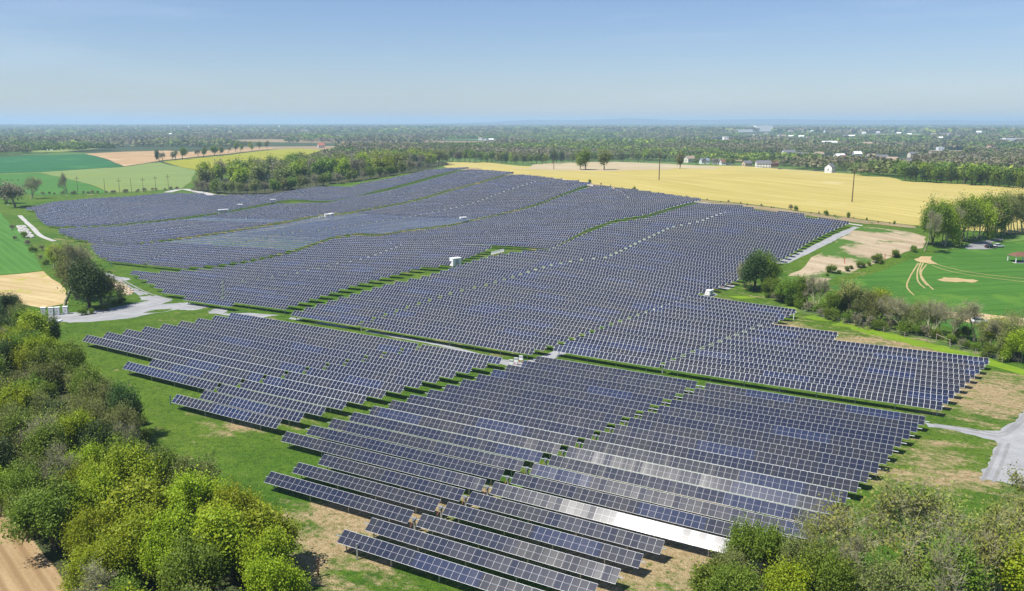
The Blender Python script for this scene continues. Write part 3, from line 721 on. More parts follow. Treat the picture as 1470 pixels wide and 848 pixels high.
LF = {'bright': mat_leaf('leaves_bright', (.330, .390, .014), (.190, .275, .012)), 'green': mat_leaf('leaves_green', (.110, .185, .016), (.180, .250, .024)),
      'olive': mat_leaf('leaves_olive', (.150, .185, .040), (.205, .225, .058)), 'dark': mat_leaf('leaves_dark', (.035, .070, .014), (.060, .105, .020), .25),
      'blossom': mat_leaf('leaves_blossom', (.34, .36, .13), (.20, .27, .05)), 'bud': mat_leaf('leaves_bud', (.27, .28, .055), (.19, .23, .042)), 'grey': mat_leaf('leaves_grey', (.19, .18, .105), (.245, .23, .135), .25)}
# close-by kinds
for s in range(3): proto('bright', 20 + s, 9, 4.4, 4, 21000, .17, LF['bright'], M['bark_pale'], stems=1 + s, clump=.05, fill=.06, first=.2)
for s in range(3): proto('green', 30 + s, 9, 4.2, 4, 19000, .165, LF['green'], M['bark'], stems=1 + s, clump=.05, fill=.06, first=.2)
for s in range(3): proto('olive', 40 + s, 9, 4.2, 4, 12000, .15, LF['olive'], M['bark_pale'], stems=2 + s, clump=.05, twigs=900, first=.2)
for s in range(2): proto('dark', 50 + s, 9, 4.0, 4, 18000, .17, LF['dark'], M['bark'], stems=2 + s, clump=.055, fill=.08, first=.18)
for s in range(2): proto('blossom', 60 + s, 8, 3.6, 4, 14000, .16, LF['blossom'], M['bark'], stems=1, clump=.045)
for s in range(4): proto('bare', 70 + s, 10, 4.2, 5, 700, .16, LF['bud'], M['bark_pale'], stems=(1, 1, 3, 3)[s], clump=.03, twigs=1500, kids=(2, 4), first=(.24, .26, .17, .17)[s], bend=.5, spread=.85)
for s in range(3): proto('budding', 80 + s, 10, 4.6, 5, 2400, .17, LF['bud'], M['bark_pale'], stems=2, clump=.04, twigs=700, kids=(2, 4), first=.22)
for s in range(2): proto('bush', 90 + s, 4, 2.6, 3, 4500, .16, LF['green'], M['twig'], stems=5, clump=.09, first=.22)
for s in range(2): proto('drybush', 94 + s, 4, 2.6, 4, 900, .18, LF['grey'], M['twig'], stems=5, clump=.06, twigs=1800, first=.22)
# the same kinds, coarser, for trees hundreds of metres away
for s in range(4): proto('bright_f', 120 + s, 16, 6.4, 3, 2600, .72, LF['bright'], M['bark'], clump=.085, first=.2, fill=.2, minlv=1)
for s in range(4): proto('green_f', 130 + s, 16, 6.2, 3, 2600, .72, LF['green'], M['bark'], clump=.085, first=.2, fill=.2, minlv=1)
for s in range(3): proto('olive_f', 140 + s, 16, 6.2, 3, 2000, .70, LF['olive'], M['twig'], clump=.085, first=.2, minlv=1, fill=.1)
for s in range(2): proto('dark_f', 150 + s, 15, 5.4, 3, 2400, .72, LF['dark'], M['bark'], clump=.08, first=.18, fill=.2, minlv=1)
for s in range(3): proto('grey_f', 160 + s, 16, 6.2, 4, 1500, .5, LF['grey'], M['twig'], clump=.075, twigs=900, first=.2, minlv=1)
NTREE = [0]
KINDN = {'bright': 'bright green tree in young leaf', 'green': 'mid green leafy tree', 'olive': 'thinly leafed olive tree', 'dark': 'dark green dense tree', 'blossom': 'pale yellow flowering tree',
         'bare': 'leafless grey tree', 'budding': 'bare branched tree with yellow buds', 'bush': 'low green bush', 'drybush': 'dry brown bush', 'grey': 'grey brown leafless tree'}
trt = random.Random(3)
def tree(p, h, kind, label, group=None, wide=1.0, name=None, pick=None, cat=None):
    k = kind; L = PROTO[k]; t_me, c_me, ph = L[(trt.randrange(len(L)) if pick is None else pick) % len(L)]
    base = k.replace('_f', ''); bush = base in ('bush', 'drybush')
    nm = name or ('bush' if bush else 'flowering_tree' if base == 'blossom' else 'bare_tree' if base in ('bare', 'grey', 'budding') else 'leafy_tree')
    s = h / ph; z = tz1(p[0], p[1])
    r = thing(nm, label, cat or ('bush' if bush else 'tree'), (p[0], p[1], z), trt.uniform(0, 6.28), group)
    r.scale = (s * wide * trt.uniform(.92, 1.1), s * wide * trt.uniform(.92, 1.1), s)
    obj('stems' if bush else 'trunk', t_me, r); obj('crown', c_me, r); NTREE[0] += 1
    return r
def in_poly(p, Q):
    c = False; n = len(Q)
    for i in range(n):
        a, b = Q[i], Q[(i + 1) % n]
        if (a[1] > p[1]) != (b[1] > p[1]) and p[0] < (b[0] - a[0]) * (p[1] - a[1]) / (b[1] - a[1]) + a[0]: c = not c
    return c
def scatter(Q, dmin, seed, tries=6000, cap=999):
    Q = [np.array(q) for q in Q]; P_ = np.array(Q); rs = np.random.RandomState(seed); out = []
    lo, hi = P_.min(0), P_.max(0)
    for _ in range(tries):
        p = lo + rs.rand(2) * (hi - lo)
        if in_poly(p, Q) and all((p[0] - q[0]) ** 2 + (p[1] - q[1]) ** 2 > dmin * dmin for q in out):
            out.append(p)
            if len(out) >= cap: break
    return out
def kinds(rs, table):
    x = rs.random() * sum(w for _, w in table)
    for k, w in table:
        x -= w
        if x <= 0: return k
    return table[-1][0]
kr = random.Random(17)
# --- dense wood beside the ploughed field
W1 = 'trees of the dense wood by the ploughed field'
one = [((45,505),9.5,'bright','bright yellow-green tree at the upper end of the dense wood',1.0),((128,585),7.5,'blossom','pale lime tree in flower at the grass edge of the dense wood',1.0),
       ((100,735),11.5,'bare','white barked leafless tree standing up out of the dense wood',1.0),((165,690),10,'bare','grey leafless tree at the grass edge of the dense wood',.9),
       ((268,742),9,'olive','tree with blossom white fringe at the tip of the dense wood',1.0),((190,790),9,'bright','glowing yellow-green tree in the middle of the dense wood',1.1)]
for px, h, k, lab, wd in one: tree(at(*px), h, k, lab, wide=wd, pick=0)
WP = PX([(-90,520),(-10,505),(60,520),(110,568),(165,620),(190,690),(250,715),(300,738),(345,770),(385,808),(405,850),(425,905),(430,990),(180,1010),(110,905),(92,840),(55,795),(15,750),(-90,725)])
ones = [at(*o[0]) for o in one]
for p in scatter(WP, 4.6, 5):
    if min(np.hypot(*(p - q)) for q in ones) < 4.0: continue
    py_hi = p[1] < 112
    k = kinds(kr, [('bright', 6.0 if py_hi else 1.8), ('green', 2.6), ('olive', 2.0), ('bare', .35 if py_hi else .4), ('dark', .2 if py_hi else 1.2)])
    tree(p, kr.uniform(6.5, 10.0), k, KINDN[k] + ' in the dense wood beside the ploughed field', W1, 1.0)
WP2 = PX([(-90,455),(0,450),(40,470),(75,500),(40,512),(-90,512)])
for p in scatter(WP2, 5.0, 8):
    k = kinds(kr, [('dark', 2), ('olive', 1.6), ('bare', .4), ('green', 2)]); tree(p, kr.uniform(5, 8), k, KINDN[k] + ' in the dense wood near the pale cabinets', W1)
for p in scatter(PX([(120,560),(200,600),(215,660),(330,740),(400,810),(440,880),(420,900),(330,765),(250,715),(180,690),(150,620)]), 4.0, 9, cap=26):
    k = kinds(kr, [('bush', 2), ('drybush', 1.2)]); tree(p, kr.uniform(1.8, 3.2), k, KINDN[k] + ' along the grass edge of the dense wood', 'bushes along the dense wood')
# --- trees by the cabinets
for px, h, k, lab, wd in [((92,440),19,'bare','big leafless tree with a forked trunk behind the pale cabinets',1.2),((128,442),14,'dark','dark round tree beside the gravel road bend',1.05),((148,438),11,'olive','brownish tree leaning over the gravel road bend',1.0),
        ((112,430),15,'olive','tall thin tree behind the dark round one by the road bend',.9),((78,385),9,'bright','yellow-green tree at the corner of the straw field',1.0),((100,392),11,'blossom','white flowering tree beside the straw field corner',1.1),((120,405),8,'bright','lime green tree behind the dark tree at the road bend',.9)]:
    tree(at(*px), h, k, lab, wide=wd, pick=0 if k == 'bare' else None)
for px in [(22,345),(40,352),(48,362),(58,372),(66,380),(60,360),(35,340),(18,330)]: tree(at(*px), kr.uniform(1.5, 3), 'drybush' if kr.random() < .6 else 'bush', 'scrubby bush on the bank between the green meadow and the gravel path', 'scrub along the green meadow', cat='bush')
for px in [(150,446),(165,438),(118,452),(132,450),(176,436)]: tree(at(*px), kr.uniform(1.2, 2), 'bush', 'low green bush in the verge at the gravel road bend', 'bushes at the road bend')
# --- lone trees past the solar field
for px, h, k, lab, wd in [((22,297),17,'grey_f','great rounded leafless bush-like tree by the service path',1.5),((8,292),13,'dark','dark tree beside the great rounded leafless one',1.0),((45,285),16,'bare','slender leafless tree just behind the great rounded one',1.0),((97,278),16,'bare','lone leafless tree before the pale green field',.8)]:
    tree(at(*px), h, k, lab, wide=wd)
ROWT = [(229,231,'dark_f',15),(234,232,'grey_f',13),(247,230,'grey_f',12),(252,229,'olive_f',13),(262,229,'green_f',17),(285,226,'grey_f',13),(292,226,'green_f',15),(308,224,'green_f',16),(316,222,'olive_f',14),(328,220,'grey_f',13),(338,218,'green_f',17),(345,217,'green_f',14),(362,216,'bright_f',18),(372,214,'green_f',16),(384,213,'olive_f',17)]
for i, (x, y, k, h) in enumerate(ROWT):
    b_ = k[:-2]; tree(at(x, y), h, k, KINDN[b_] + ' in the row above the yellow rapeseed field', 'trees in a row above the rapeseed field', 1.0)
# --- round wood behind the solar field
RW = PX([(278,273),(340,278.5),(400,277),(440,270.5),(475,263),(520,258),(560,251),(600,244.5),(622,239.5),(640,236),(632,232),(590,234),(540,235),(480,238),(430,243),(380,248),(330,254),(290,262)])
n_ = 0
for p in scatter(RW, 9.0, 21, cap=140):
    k = kinds(kr, [('bright_f', 3.2), ('green_f', 2.2), ('olive_f', 2.2), ('grey_f', 2.0), ('dark_f', .5)]); n_ += 1
    tree(p, kr.uniform(15, 21), k, KINDN[k[:-2]] + ' in the round wood behind the solar field', 'trees of the round wood', 1.2)
for px in [(283,273),(292,275.5),(300,276.8),(312,278),(322,278.5),(342,279),(367,279),(392,278.5),(418,276),(442,272),(465,267.5),(486,263.5),(508,260.5),(532,257),(560,252.5),(588,248),(612,244),(285,274),(305,277),(330,279),(355,278.5),(380,278),(405,276.5),(430,273),(455,267.5),(475,264),(498,261),(520,258.5),(545,254),(575,249),(600,245)]:
    k = kinds(kr, [('grey_f', 2), ('green_f', 1.3), ('olive_f', 1)]); tree(at(*px), kr.uniform(8, 12), k, 'young ' + KINDN[k[:-2]] + ' on the front edge of the round wood', 'young trees edging the round wood', 1.2)
# --- line of trees behind the wheat
for i in range(46):
    x = 640 + 335 * (i + kr.uniform(-.3, .3)) / 46; y = np.interp(x, [640, 700, 760, 860, 985], [233, 233.5, 236.5, 232.5, 232])
    q = at(x, y - kr.uniform(0, 1.4)); k = kinds(kr, [('green_f', 3), ('olive_f', 2.2), ('grey_f', 1.6), ('bright_f', 1.2), ('dark_f', .5)])
    tree(q, kr.uniform(12, 19), k, KINDN[k[:-2]] + ' in the tree line behind the wheat field', 'trees of the line behind the wheat', 1.1)
for px, h, k, lab in [((833,243),14,'olive_f','first slender tree standing alone in the pale stubble'),((841,244),19,'green_f','fuller tree of the pair in the pale stubble'),((867,243.5),17,'olive_f','lone round tree in the pale stubble apart from the pair'),((976,242),14,'olive_f','small tree at the wheat edge beside the white farmhouse'),((640,232),18,'olive_f','golden brown tree at the corner of the round wood and wheat')]:
    tree(at(*px), h, k, lab)
# --- line beyond the far end of the wheat
for i in range(24):
    x = 1300 + 175 * (i + kr.uniform(-.3, .3)) / 24; y = np.interp(x, [1300, 1400, 1475], [260, 265.5, 270.5])
    k = kinds(kr, [('green_f', 3.4), ('bright_f', .6), ('olive_f', 1), ('dark_f', 1.0)]); tree(at(x, y - kr.uniform(-.6, 1.2)), kr.uniform(10, 15), k, KINDN[k[:-2]] + ' in the line closing the far end of the wheat', 'trees closing the far end of the wheat', 1.15)
for i in range(22):
    x = 1000 + 290 * (i + kr.uniform(-.3, .3)) / 22; y = np.interp(x, [1000, 1110, 1230, 1300], [236.5, 239.5, 248, 256])
    k = kinds(kr, [('grey_f', 2.6), ('olive_f', 2), ('green_f', 1.2), ('dark_f', .8)]); tree(at(x, y - kr.uniform(0, 1)), kr.uniform(8, 13), k, KINDN[k[:-2]] + ' among the houses behind the wheat', 'trees among the houses behind the wheat', 1.15)
# --- tall trees beside the lawn
for i, (x, y, h, k) in enumerate([(1327,360,17,'bare'),(1338,352,18,'green'),(1350,350,17,'bright'),(1356,354,15,'bright'),(1366,351,17,'bare'),(1378,347,18,'green'),(1386,346,16,'budding'),(1398,344,18,'bright'),(1408,342,17,'budding'),(1418,340,19,'green'),(1428,339,18,'budding'),(1440,337,18,'olive'),(1450,336,19,'budding'),(1459,335,18,'olive'),(1468,334,19,'budding'),(1480,333,18,'green')]):
    tree(at(x, y), h, k, KINDN[k] + ' in the open row between wheat and lawn', 'tall trees between the wheat and the lawn', .8)
# --- hedgerow along the fence
tree(at(1215,460), 11.5, 'blossom', 'lime yellow flowering tree standing out in the hedgerow', wide=1.05)
tree(at(1084,418), 12.5, 'dark', 'round dark tree at the start of the hedgerow by the gravel track', wide=.9)
tree(at(1096,414), 12, 'green', 'second round tree at the start of the hedgerow, leaning over the bank', wide=.9)
tree(at(1070,412), 9, 'bare', 'leafless tree in front of the round dark one at the gravel track', wide=.8)
HR = [(1108,428,7,'green'),(1120,432,8,'bush'),(1136,438,9,'green'),(1148,440,7,'bush'),(1160,442,10,'green'),(1172,444,11,'bare'),(1182,450,8,'bush'),(1195,454,8,'green'),(1232,464,9.5,'olive'),(1248,464,10.5,'olive'),(1262,462,10,'bright'),(1276,468,9.5,'bare'),(1292,476,10,'bare'),(1308,470,8,'olive'),
      (1322,478,9,'olive'),(1336,484,10.5,'bare'),(1350,482,10,'bare'),(1364,488,10,'bare'),(1380,486,7,'bush'),(1398,490,12,'bare'),(1412,500,8,'olive'),(1424,506,9,'bright'),(1438,512,10,'bare'),(1452,514,10,'olive'),(1466,520,9,'bright'),(1482,522,10,'budding'),(1500,526,9,'green'),(1445,500,11,'budding'),(1210,452,7,'dark'),(1285,464,7,'bright')]
for x, y, h, k in HR:
    tree(at(x, y), h * (.5 if k == 'bush' else .92), k, KINDN[k] + ' in the hedgerow between the fence and sown field', 'hedgerow trees and bushes', 1.0)
for i in range(26):
    x = 1105 + 370 * (i + kr.uniform(-.4, .4)) / 26; y = np.interp(x, [1105, 1215, 1330, 1475], [432, 466, 486, 528]) + kr.uniform(-5, 0)
    k = 'bush' if kr.random() < .55 else 'drybush'; tree(at(x, y), kr.uniform(1.8, 3.6), k, KINDN[k] + ' under the trees of the hedgerow', 'bushes under the hedgerow')
# --- trees at the lower corner, in front of the near block
CR = [((1085,835),7.5,'green',1.0),((1045,850),5.5,'olive',1.0),((1020,862),4.5,'bush',1.0),((1125,842),7,'olive',1.0),((1165,832),8,'budding',1.0),((1215,842),11,'budding',1.05),((1290,840),13,'budding',1.1),((1352,838),12.5,'budding',1.1),((1240,870),9,'bare',1.0),((1405,850),11,'budding',1.0),((1450,830),10,'budding',1.0),((1475,800),9,'budding',1.0),((1490,770),9,'budding',1.0),((1430,880),11,'budding',1.0),((1330,890),11,'bare',1.0),((1180,890),8,'green',1.0),((1120,890),7,'bright',1.0),((1060,900),7,'green',1.0),((1390,900),10,'green',1.0),((1500,860),11,'budding',1.0),((1270,905),9,'olive',1),((1485,905),10,'bright',1)]
for px, h, k, wd in CR: tree(at(*px), h, k, KINDN[k] + ' in the thicket before the near block and gravel yard', 'thicket before the near block', wd)
for p in scatter(PX([(995,845),(1040,815),(1100,800),(1150,790),(1250,790),(1330,800),(1420,800),(1420,860),(1000,870)]), 3.2, 31, cap=18):
    k = 'drybush' if kr.random() < .5 else 'bush'; tree(p, kr.uniform(1.2, 2.6), k, KINDN[k] + ' on the ground of the thicket before the near block', 'low bushes of the thicket')
# --- scrub along the boundary of the wheat
for i in range(46):
    t = (i + kr.uniform(-.4, .4)) / 46; x = 650 + 650 * t; y = np.interp(x, [650, 755, 850, 960, 1100, 1200, 1300], [242.5, 253, 264, 281, 297, 311, 324])
    tree(at(x, y + kr.uniform(-1, 1)), kr.choice([.8, 1.0, 1.3, 1.6, 2.6]), 'bush' if kr.random() < .5 else 'drybush', 'small shrub along the boundary between the wheat and the solar field', 'shrubs along the wheat boundary', .7, cat='bush')
for px in [(1187,396),(1193,392),(1215,389),(1221,386),(1247,381),(1258,377),(1262,375),(1284,369),(1290,367),(1311,361),(1236,384),(1205,393)]:
    tree(at(*px), kr.choice([1.0, 1.4, 1.9, 2.4, 3.0]), 'bush', 'small round shrub along the edge between dry bank and sown field', 'shrubs along the dry bank')
for i in range(24):
    x = 60 + 200 * (i + kr.uniform(-.4, .4)) / 24; y = np.interp(x, [60, 160, 260], [279.5, 277.5, 271.5]); tree(at(x, y), kr.uniform(1.5, 3), 'drybush', 'dry shrub along the foot of the pale green field', 'dry shrubs below the pale green field')
print('trees', NTREE[0])

# --- far woods: one mass of crowns for each depth of country
def woods(name, rmin, rmax, spacing, nq, hgt, crown, qsize, label, seed, holes=.46):
    rs = np.random.RandomState(seed); P_ = []
    y = rmin * .72
    ys = np.arange(rmin * .7, rmax, spacing)
    for yy in ys:
        hw = yy * .70 + 60; n = int(2 * hw / spacing); P_.append(np.column_stack([rs.uniform(-hw, hw, n), yy + rs.uniform(-.5, .5, n) * spacing]))
    P_ = np.concatenate(P_); r = np.hypot(P_[:, 0], P_[:, 1]); P_ = P_[(r > rmin) & (r < rmax)]
    f = np.sin(P_[:, 0] / 170 + 1.3 * np.sin(P_[:, 1] / 310)) * np.sin(P_[:, 1] / 140 + 1.7 * np.sin(P_[:, 0] / 400)) + .6 * np.sin(P_[:, 0] / 610 + 2) * np.sin(P_[:, 1] / 520)
    keep = f > -holes
    # keep the fields and what is seen in front of them open
    for poly in OPEN:
        Q = np.array(poly); lo, hi = Q.min(0), Q.max(0)
        idx = np.where(keep & (P_[:, 0] > lo[0]) & (P_[:, 0] < hi[0]) & (P_[:, 1] > lo[1]) & (P_[:, 1] < hi[1]))[0]
        for i in idx:
            if in_poly(P_[i], Q): keep[i] = False
    for q in HOUSEPOS:
        d_ = np.hypot(*q); u_ = q / d_; rel = P_ - q[None]; along = rel @ u_; across = np.abs(rel[:, 0] * u_[1] - rel[:, 1] * u_[0])
        keep &= ~((across < 20 + d_ * .006) & (along < 24) & (along > -40 - d_ * .07))
    P_ = P_[keep]; n = len(P_)
    tone = np.clip(.45 + .30 * np.sin(P_[:, 0] / 150 + 1.5 * np.sin(P_[:, 1] / 120)) + .18 * np.sin(P_[:, 0] / 61 + P_[:, 1] / 43) + rs.normal(0, .13, n), 0, 1)
    z = tz(P_[:, 0], P_[:, 1]); hh = hgt * rs.uniform(.65, 1.2, n)
    u = rand_unit(rs, n * nq).reshape(n, nq, 3); u[:, :, 2] = np.abs(u[:, :, 2]) * 1.0 - .25
    C = u * np.stack([np.full(n, crown), np.full(n, crown), hh * .5], 1)[:, None] * rs.uniform(.7, 1.05, (n, nq, 1)); C[:, :, 2] += (hh * .55)[:, None]
    C[:, :, 0] += P_[:, 0:1]; C[:, :, 1] += P_[:, 1:2]; C[:, :, 2] += z[:, None]
    V, F = quads(C.reshape(-1, 3), qsize, rs, .25)
    o = obj(name, mesh_np(name, V, F, [M['woods']], attr={'tone': np.repeat(tone, nq * 4)}))
    tag(o, label, 'woods', kind='stuff'); print(name, n)
M['woods'] = mat_woods()
def fld(l): return PX(l)
OPEN = [fld([(-80,274),(-80,217),(0,223),(60,220),(120,218),(180,215),(260,214),(330,211),(440,207),(500,214),(440,240),(300,262),(280,276)]),
        fld([(-60,330),(-60,276),(300,262),(640,222),(700,232),(900,230),(1100,237),(1300,257),(1480,270),(1480,420),(400,420)]),
        fld([(975,243),(980,232.5),(1060,234),(1115,238),(1125,242)]),
        fld([(1335,224),(1335,219),(1385,218.5),(1390,224)]), fld([(20,201.5),(20,197.5),(65,197.5),(65,201.5)]), fld([(100,197),(105,193.5),(128,193.5),(130,197)]),
        fld([(180,205.5),(180,203),(225,203),(225,208)])]
# ------------------------------------------------------------------ hills at the horizon
def ridge(name, y, pts, depth, mat):
    xs = np.linspace(pts[0][0], pts[-1][0], 160); px = [p[0] for p in pts]; hh = np.interp(xs, px, [p[1] for p in pts])
    rs = np.random.RandomState(len(name)); hh = hh + np.convolve(rs.normal(0, 14, 160), np.ones(9) / 9, 'same') * (hh > 10)
    X = (xs - 735) / FPX * y; rows = []
    for k, f in ((-1, 0), (-.6, .45), (-.25, .85), (0, 1), (.3, .8), (1, 0)):
        rows.append(np.column_stack([X + rs.normal(0, 60, 160), np.full(160, y + k * depth), np.maximum(hh, 0) * f - 8]))
    V = np.concatenate(rows); I_ = np.arange(6 * 160).reshape(6, 160)
    F = np.stack([I_[:-1, :-1], I_[:-1, 1:], I_[1:, 1:], I_[1:, :-1]], -1).reshape(-1, 4)
    tag(obj(name, mesh_np(name, V, F, [mat], smooth=True)), kind='structure')
M['hill'] = plain('wooded_hill', (.016, .025, .016), .9, .1, scale=.002)
hz_ = lambda py, y: CAMZ + (175 - py) / FPX * y * 1.0
ridge('hills', 18500, [(520, 0), (600, hz_(177, 18500)), (700, hz_(174.5, 18500)), (760, hz_(171.5, 18500)), (830, hz_(172, 18500)), (900, hz_(169.5, 18500)), (960, hz_(171.5, 18500)), (1040, hz_(171, 18500)), (1130, hz_(170.5, 18500)), (1250, hz_(172, 18500)), (1350, hz_(171.5, 18500)), (1440, hz_(172.5, 18500)), (1480, hz_(175, 18500)), (1620, hz_(176, 18500))], 1900, M['hill'])
ridge('hills', 15500, [(650, 0), (740, hz_(179, 15500)), (860, hz_(178.5, 15500)), (1000, hz_(179, 15500)), (1180, hz_(177.5, 15500)), (1300, hz_(178.5, 15500)), (1400, hz_(178, 15500)), (1620, hz_(179, 15500))], 1200, M['hill'])

# ------------------------------------------------------------------ buildings
HOUSEPOS = []
def house(px, py, w, d, hw, hr, wall, roof, label, rot=0.0, cat='house', name='house', group=None, wins=3, storeys=1, flat=False, chim=False):
    p = at(px, py); z = tz1(*p); r = thing(name, label, cat, (p[0], p[1], z), rot, group); HOUSEPOS.append(p)
    MB().box(-w/2, w/2, -d/2, d/2, -1.5, hw).build('wall', M[wall], r)
    rb = MB()
    if flat: rb.box(-w/2 - .2, w/2 + .2, -d/2 - .2, d/2 + .2, hw, hw + hr)
    else:
        o_ = .5; prof = [(-d/2 - o_, hw - .25), (0, hw + hr), (d/2 + o_, hw - .25), (d/2 + o_, hw - .05), (0, hw + hr + .25), (-d/2 - o_, hw - .05)]
        rb.add([(-w/2 - o_, y, z_) for y, z_ in prof] + [(w/2 + o_, y, z_) for y, z_ in prof], [[i, (i+1) % 6, 6 + (i+1) % 6, 6 + i] for i in range(6)] + [[5,4,3,2,1,0],[6,7,8,9,10,11]])
        MB().add([(-w/2, -d/2, hw), (-w/2, d/2, hw), (-w/2, 0, hw + hr)] + [(w/2, -d/2, hw), (w/2, d/2, hw), (w/2, 0, hw + hr)], [[0,1,2],[3,5,4],[0,2,5,3],[1,4,5,2],[0,3,4,1]]).build('gable', M[wall], r)
    ro = rb.build('roof', M[roof], r)
    if chim: MB().box(w*.2, w*.2 + .8, -.4, .4, hw + hr*.4, hw + hr + 1.0).build('chimney', M['brick'], ro)
    if wins:
        sh = hw / storeys
        for s in range(storeys):
            for i in range(wins):
                x = -w/2 + w * (i + .5) / wins; ww = min(1.1, w / wins * .55)
                if s == 0 and i == wins // 2 and not flat: MB().box(x - .55, x + .55, -d/2 - .04, -d/2 + .02, 0, 2.1).build('door', M['roof_brown'], r); continue
                MB().box(x - ww/2, x + ww/2, -d/2 - .04, -d/2 + .02, s*sh + sh*.35, s*sh + sh*.8).build('window', M['glass'], r)
        MB().box(-w/2 - .04, -w/2 + .02, -.6, .6, hw*.4, hw*.75).build('window', M['glass'], r)
    return r
house(990,233.2,14,10,5.5,4,'cream','roof_tan','cream gabled house at the wheat edge, largest of the group', .5, wins=4, chim=True)
house(1011,235.0,11,9,4.5,3,'white','roof_blue','white house with slate blue roof beside the cream gabled one', .1)
house(1028,235.5,9,8,4,3,'greywall','roof_grey','small grey house with dark roof between two white ones', -.2)
house(1042,236.5,15,9,4,3,'white','roof_brown','long white house with brown roof behind the wheat', .1, wins=5)
house(1072,238.5,10,8,4,3,'tan','roof_grey','tan house with grey roof half hidden by bare trees', .3)
house(1095,240.3,17,11,5,3.5,'white','roof_grey','white two storey house with broad grey roof at the wheat edge', -.1, storeys=2, wins=5)
house(1110,239.3,10,8,4.5,3,'brick','roof_brown','small brick house next to the broad grey roof', .1)
house(1191,247.5,9,8,6,3.5,'white','roof_grey','white house peeping out behind bare trees and the wooden pole', .8, storeys=2)
house(1132,223,22,12,6,4,'white','roof_grey','white farm building among trees above the wheat', .1, wins=5)
house(1150,226,18,10,5,3.5,'greywall','roof_grey','grey house with two gables below the white apartment blocks', -.3, wins=4)
house(1175,225,16,10,5,3.5,'cream','roof_tan','cream house among bare trees below the apartment blocks', .2, wins=4)
house(1032,204,40,18,15,1,'blueglass','roof_grey','blue glass office block rising from the woods', .1, 'office building', 'office_building', wins=0, flat=True)
house(1041,204.5,14,18,17,1,'white','roof_white','white stair tower beside the blue glass office block', .1, 'tower', 'office_tower', wins=2, storeys=4, flat=True)
house(1053,206,50,20,6,5,'tan','roof_red','long building with red roof beside the glass office', -.1, 'building', 'school_building', wins=7)
house(1062,189,130,50,11,1,'roof_white','roof_white','low white warehouse below the hills', .05, 'warehouse', 'warehouse', wins=0, flat=True)
house(1095,188.3,95,50,31,1,'white','roof_white','tall bright white warehouse below the hills', .05, 'warehouse', 'warehouse', wins=0, flat=True)
house(1190,209,40,14,9,3.5,'white','roof_white','white apartment block, shorter of the two in the woods', .02, 'apartments', 'apartment_block', wins=9, storeys=3)
house(1235,211,54,14,9,3.5,'white','roof_tan','long white apartment block stepping down through the woods', -.12, 'apartments', 'apartment_block', wins=12, storeys=3)
house(1357,222.5,62,26,7,1,'tan','roof_tan','wide tan flat-roofed building in a clearing', -.05, 'building', 'school_building', wins=12, flat=True)
house(1349,219,12,10,10,1,'roof_white','roof_white','white block on the clearing beside the tan building', 0, 'building', 'plant_building', wins=2, flat=True)
house(1422,219,12,12,14,1,'tan','roof_red','orange brick tower-like building above the trees', .2, 'building', 'brick_tower', wins=2, storeys=4, flat=True)
house(1382,231,44,14,5,3,'greywall','roof_grey','long low grey building among trees beyond the wheat', .02, 'building', 'long_building', wins=8)
house(1410,234,38,13,5,3,'greywall','roof_blue','long low blue roofed building among trees beyond the wheat', -.05, 'building', 'long_building', wins=8)
house(1456,202,90,30,7,1,'roof_white','roof_white','low white industrial hall far beyond the woods', 0, 'warehouse', 'warehouse', wins=0, flat=True)
house(985,207.5,40,16,6,3,'white','roof_blue','long pale building with blue roof in the woods', .1, 'building', 'long_building', wins=8)
house(955,208,14,12,5,4,'cream','roof_grey','lone pale house before the blue roofed long building', .2)
house(195,205.5,44,12,6,4,'white','roof_grey','long white farmhouse above the tilled field', .05, 'farmhouse', 'farmhouse', wins=8, chim=True)
house(163,206.5,18,12,5,4,'greywall','roof_grey','grey barn beside the long white farmhouse', -.3, 'barn', 'barn')
house(206,205.5,14,11,5,4,'white','roof_white','white shed at the end of the long farmhouse', .3, 'shed', 'shed')
house(72,215.5,16,10,4.5,3,'white','roof_grey','white house in the trees over the dark green field', .1)
house(461,212,14,11,6,5,'cream','roof_red','house with pinkish roof half hidden behind the round wood', .4)
house(486,199,16,12,9,4,'white','roof_grey','white gabled house standing high above the round wood', .5)
house(437,189,50,25,9,1,'white','roof_white','white sheds far off above the round wood', 0, 'warehouse', 'warehouse', wins=0, flat=True)
hr = random.Random(23)
FAR = [(660,196),(690,201),(697,202),(705,202.5),(748,206),(768,205),(830,203),(835,203.5),(905,205),(915,188),(955,189),(1002,186),(1007,186.5),(870,189),(730,191),(1120,197),(1135,198),(1125,198.5),(1150,199),(1160,199.5),(1215,198),(1222,198.5),(1305,196),(1312,197),(1340,195),(1352,196),(1362,195.5),(1375,199),(1350,200),(1430,197),(1440,203),(1290,194),(1260,193),(1195,195),(1240,193),(1100,194),(1085,196),(1075,197),(1165,190.5),(1185,190.5),(1135,189.5),(960,206),(1405,192),(1450,192),(20,188),(60,187),(140,189),(380,189),(395,189.5),(272,187),(245,195),(1230,226),(1250,229),(1265,231),(1330,230),(1280,234),(1300,238),(1310,226),(1205,229),(1210,232)]
for x, y in FAR:
    f = y < 200
    house(x, y, hr.uniform(11, 18) * (1.3 if f else 1), 10, hr.uniform(4.5, 7) * (1.5 if f else 1), 3.5, hr.choice(['white', 'white', 'cream', 'greywall']), hr.choice(['roof_grey', 'roof_tan', 'roof_white', 'roof_brown']),
          'small pale house far off among the ' + ('blue woods below the horizon' if f else 'trees of the nearer woods'), hr.uniform(-.6, .6), group='far houses in the blue woods' if f else 'houses in the nearer woods', wins=0)
p = at(82, 186); r = thing('radio_mast', 'thin radio mast against the sky over the woods', 'mast', (p[0], p[1], tz1(*p)))
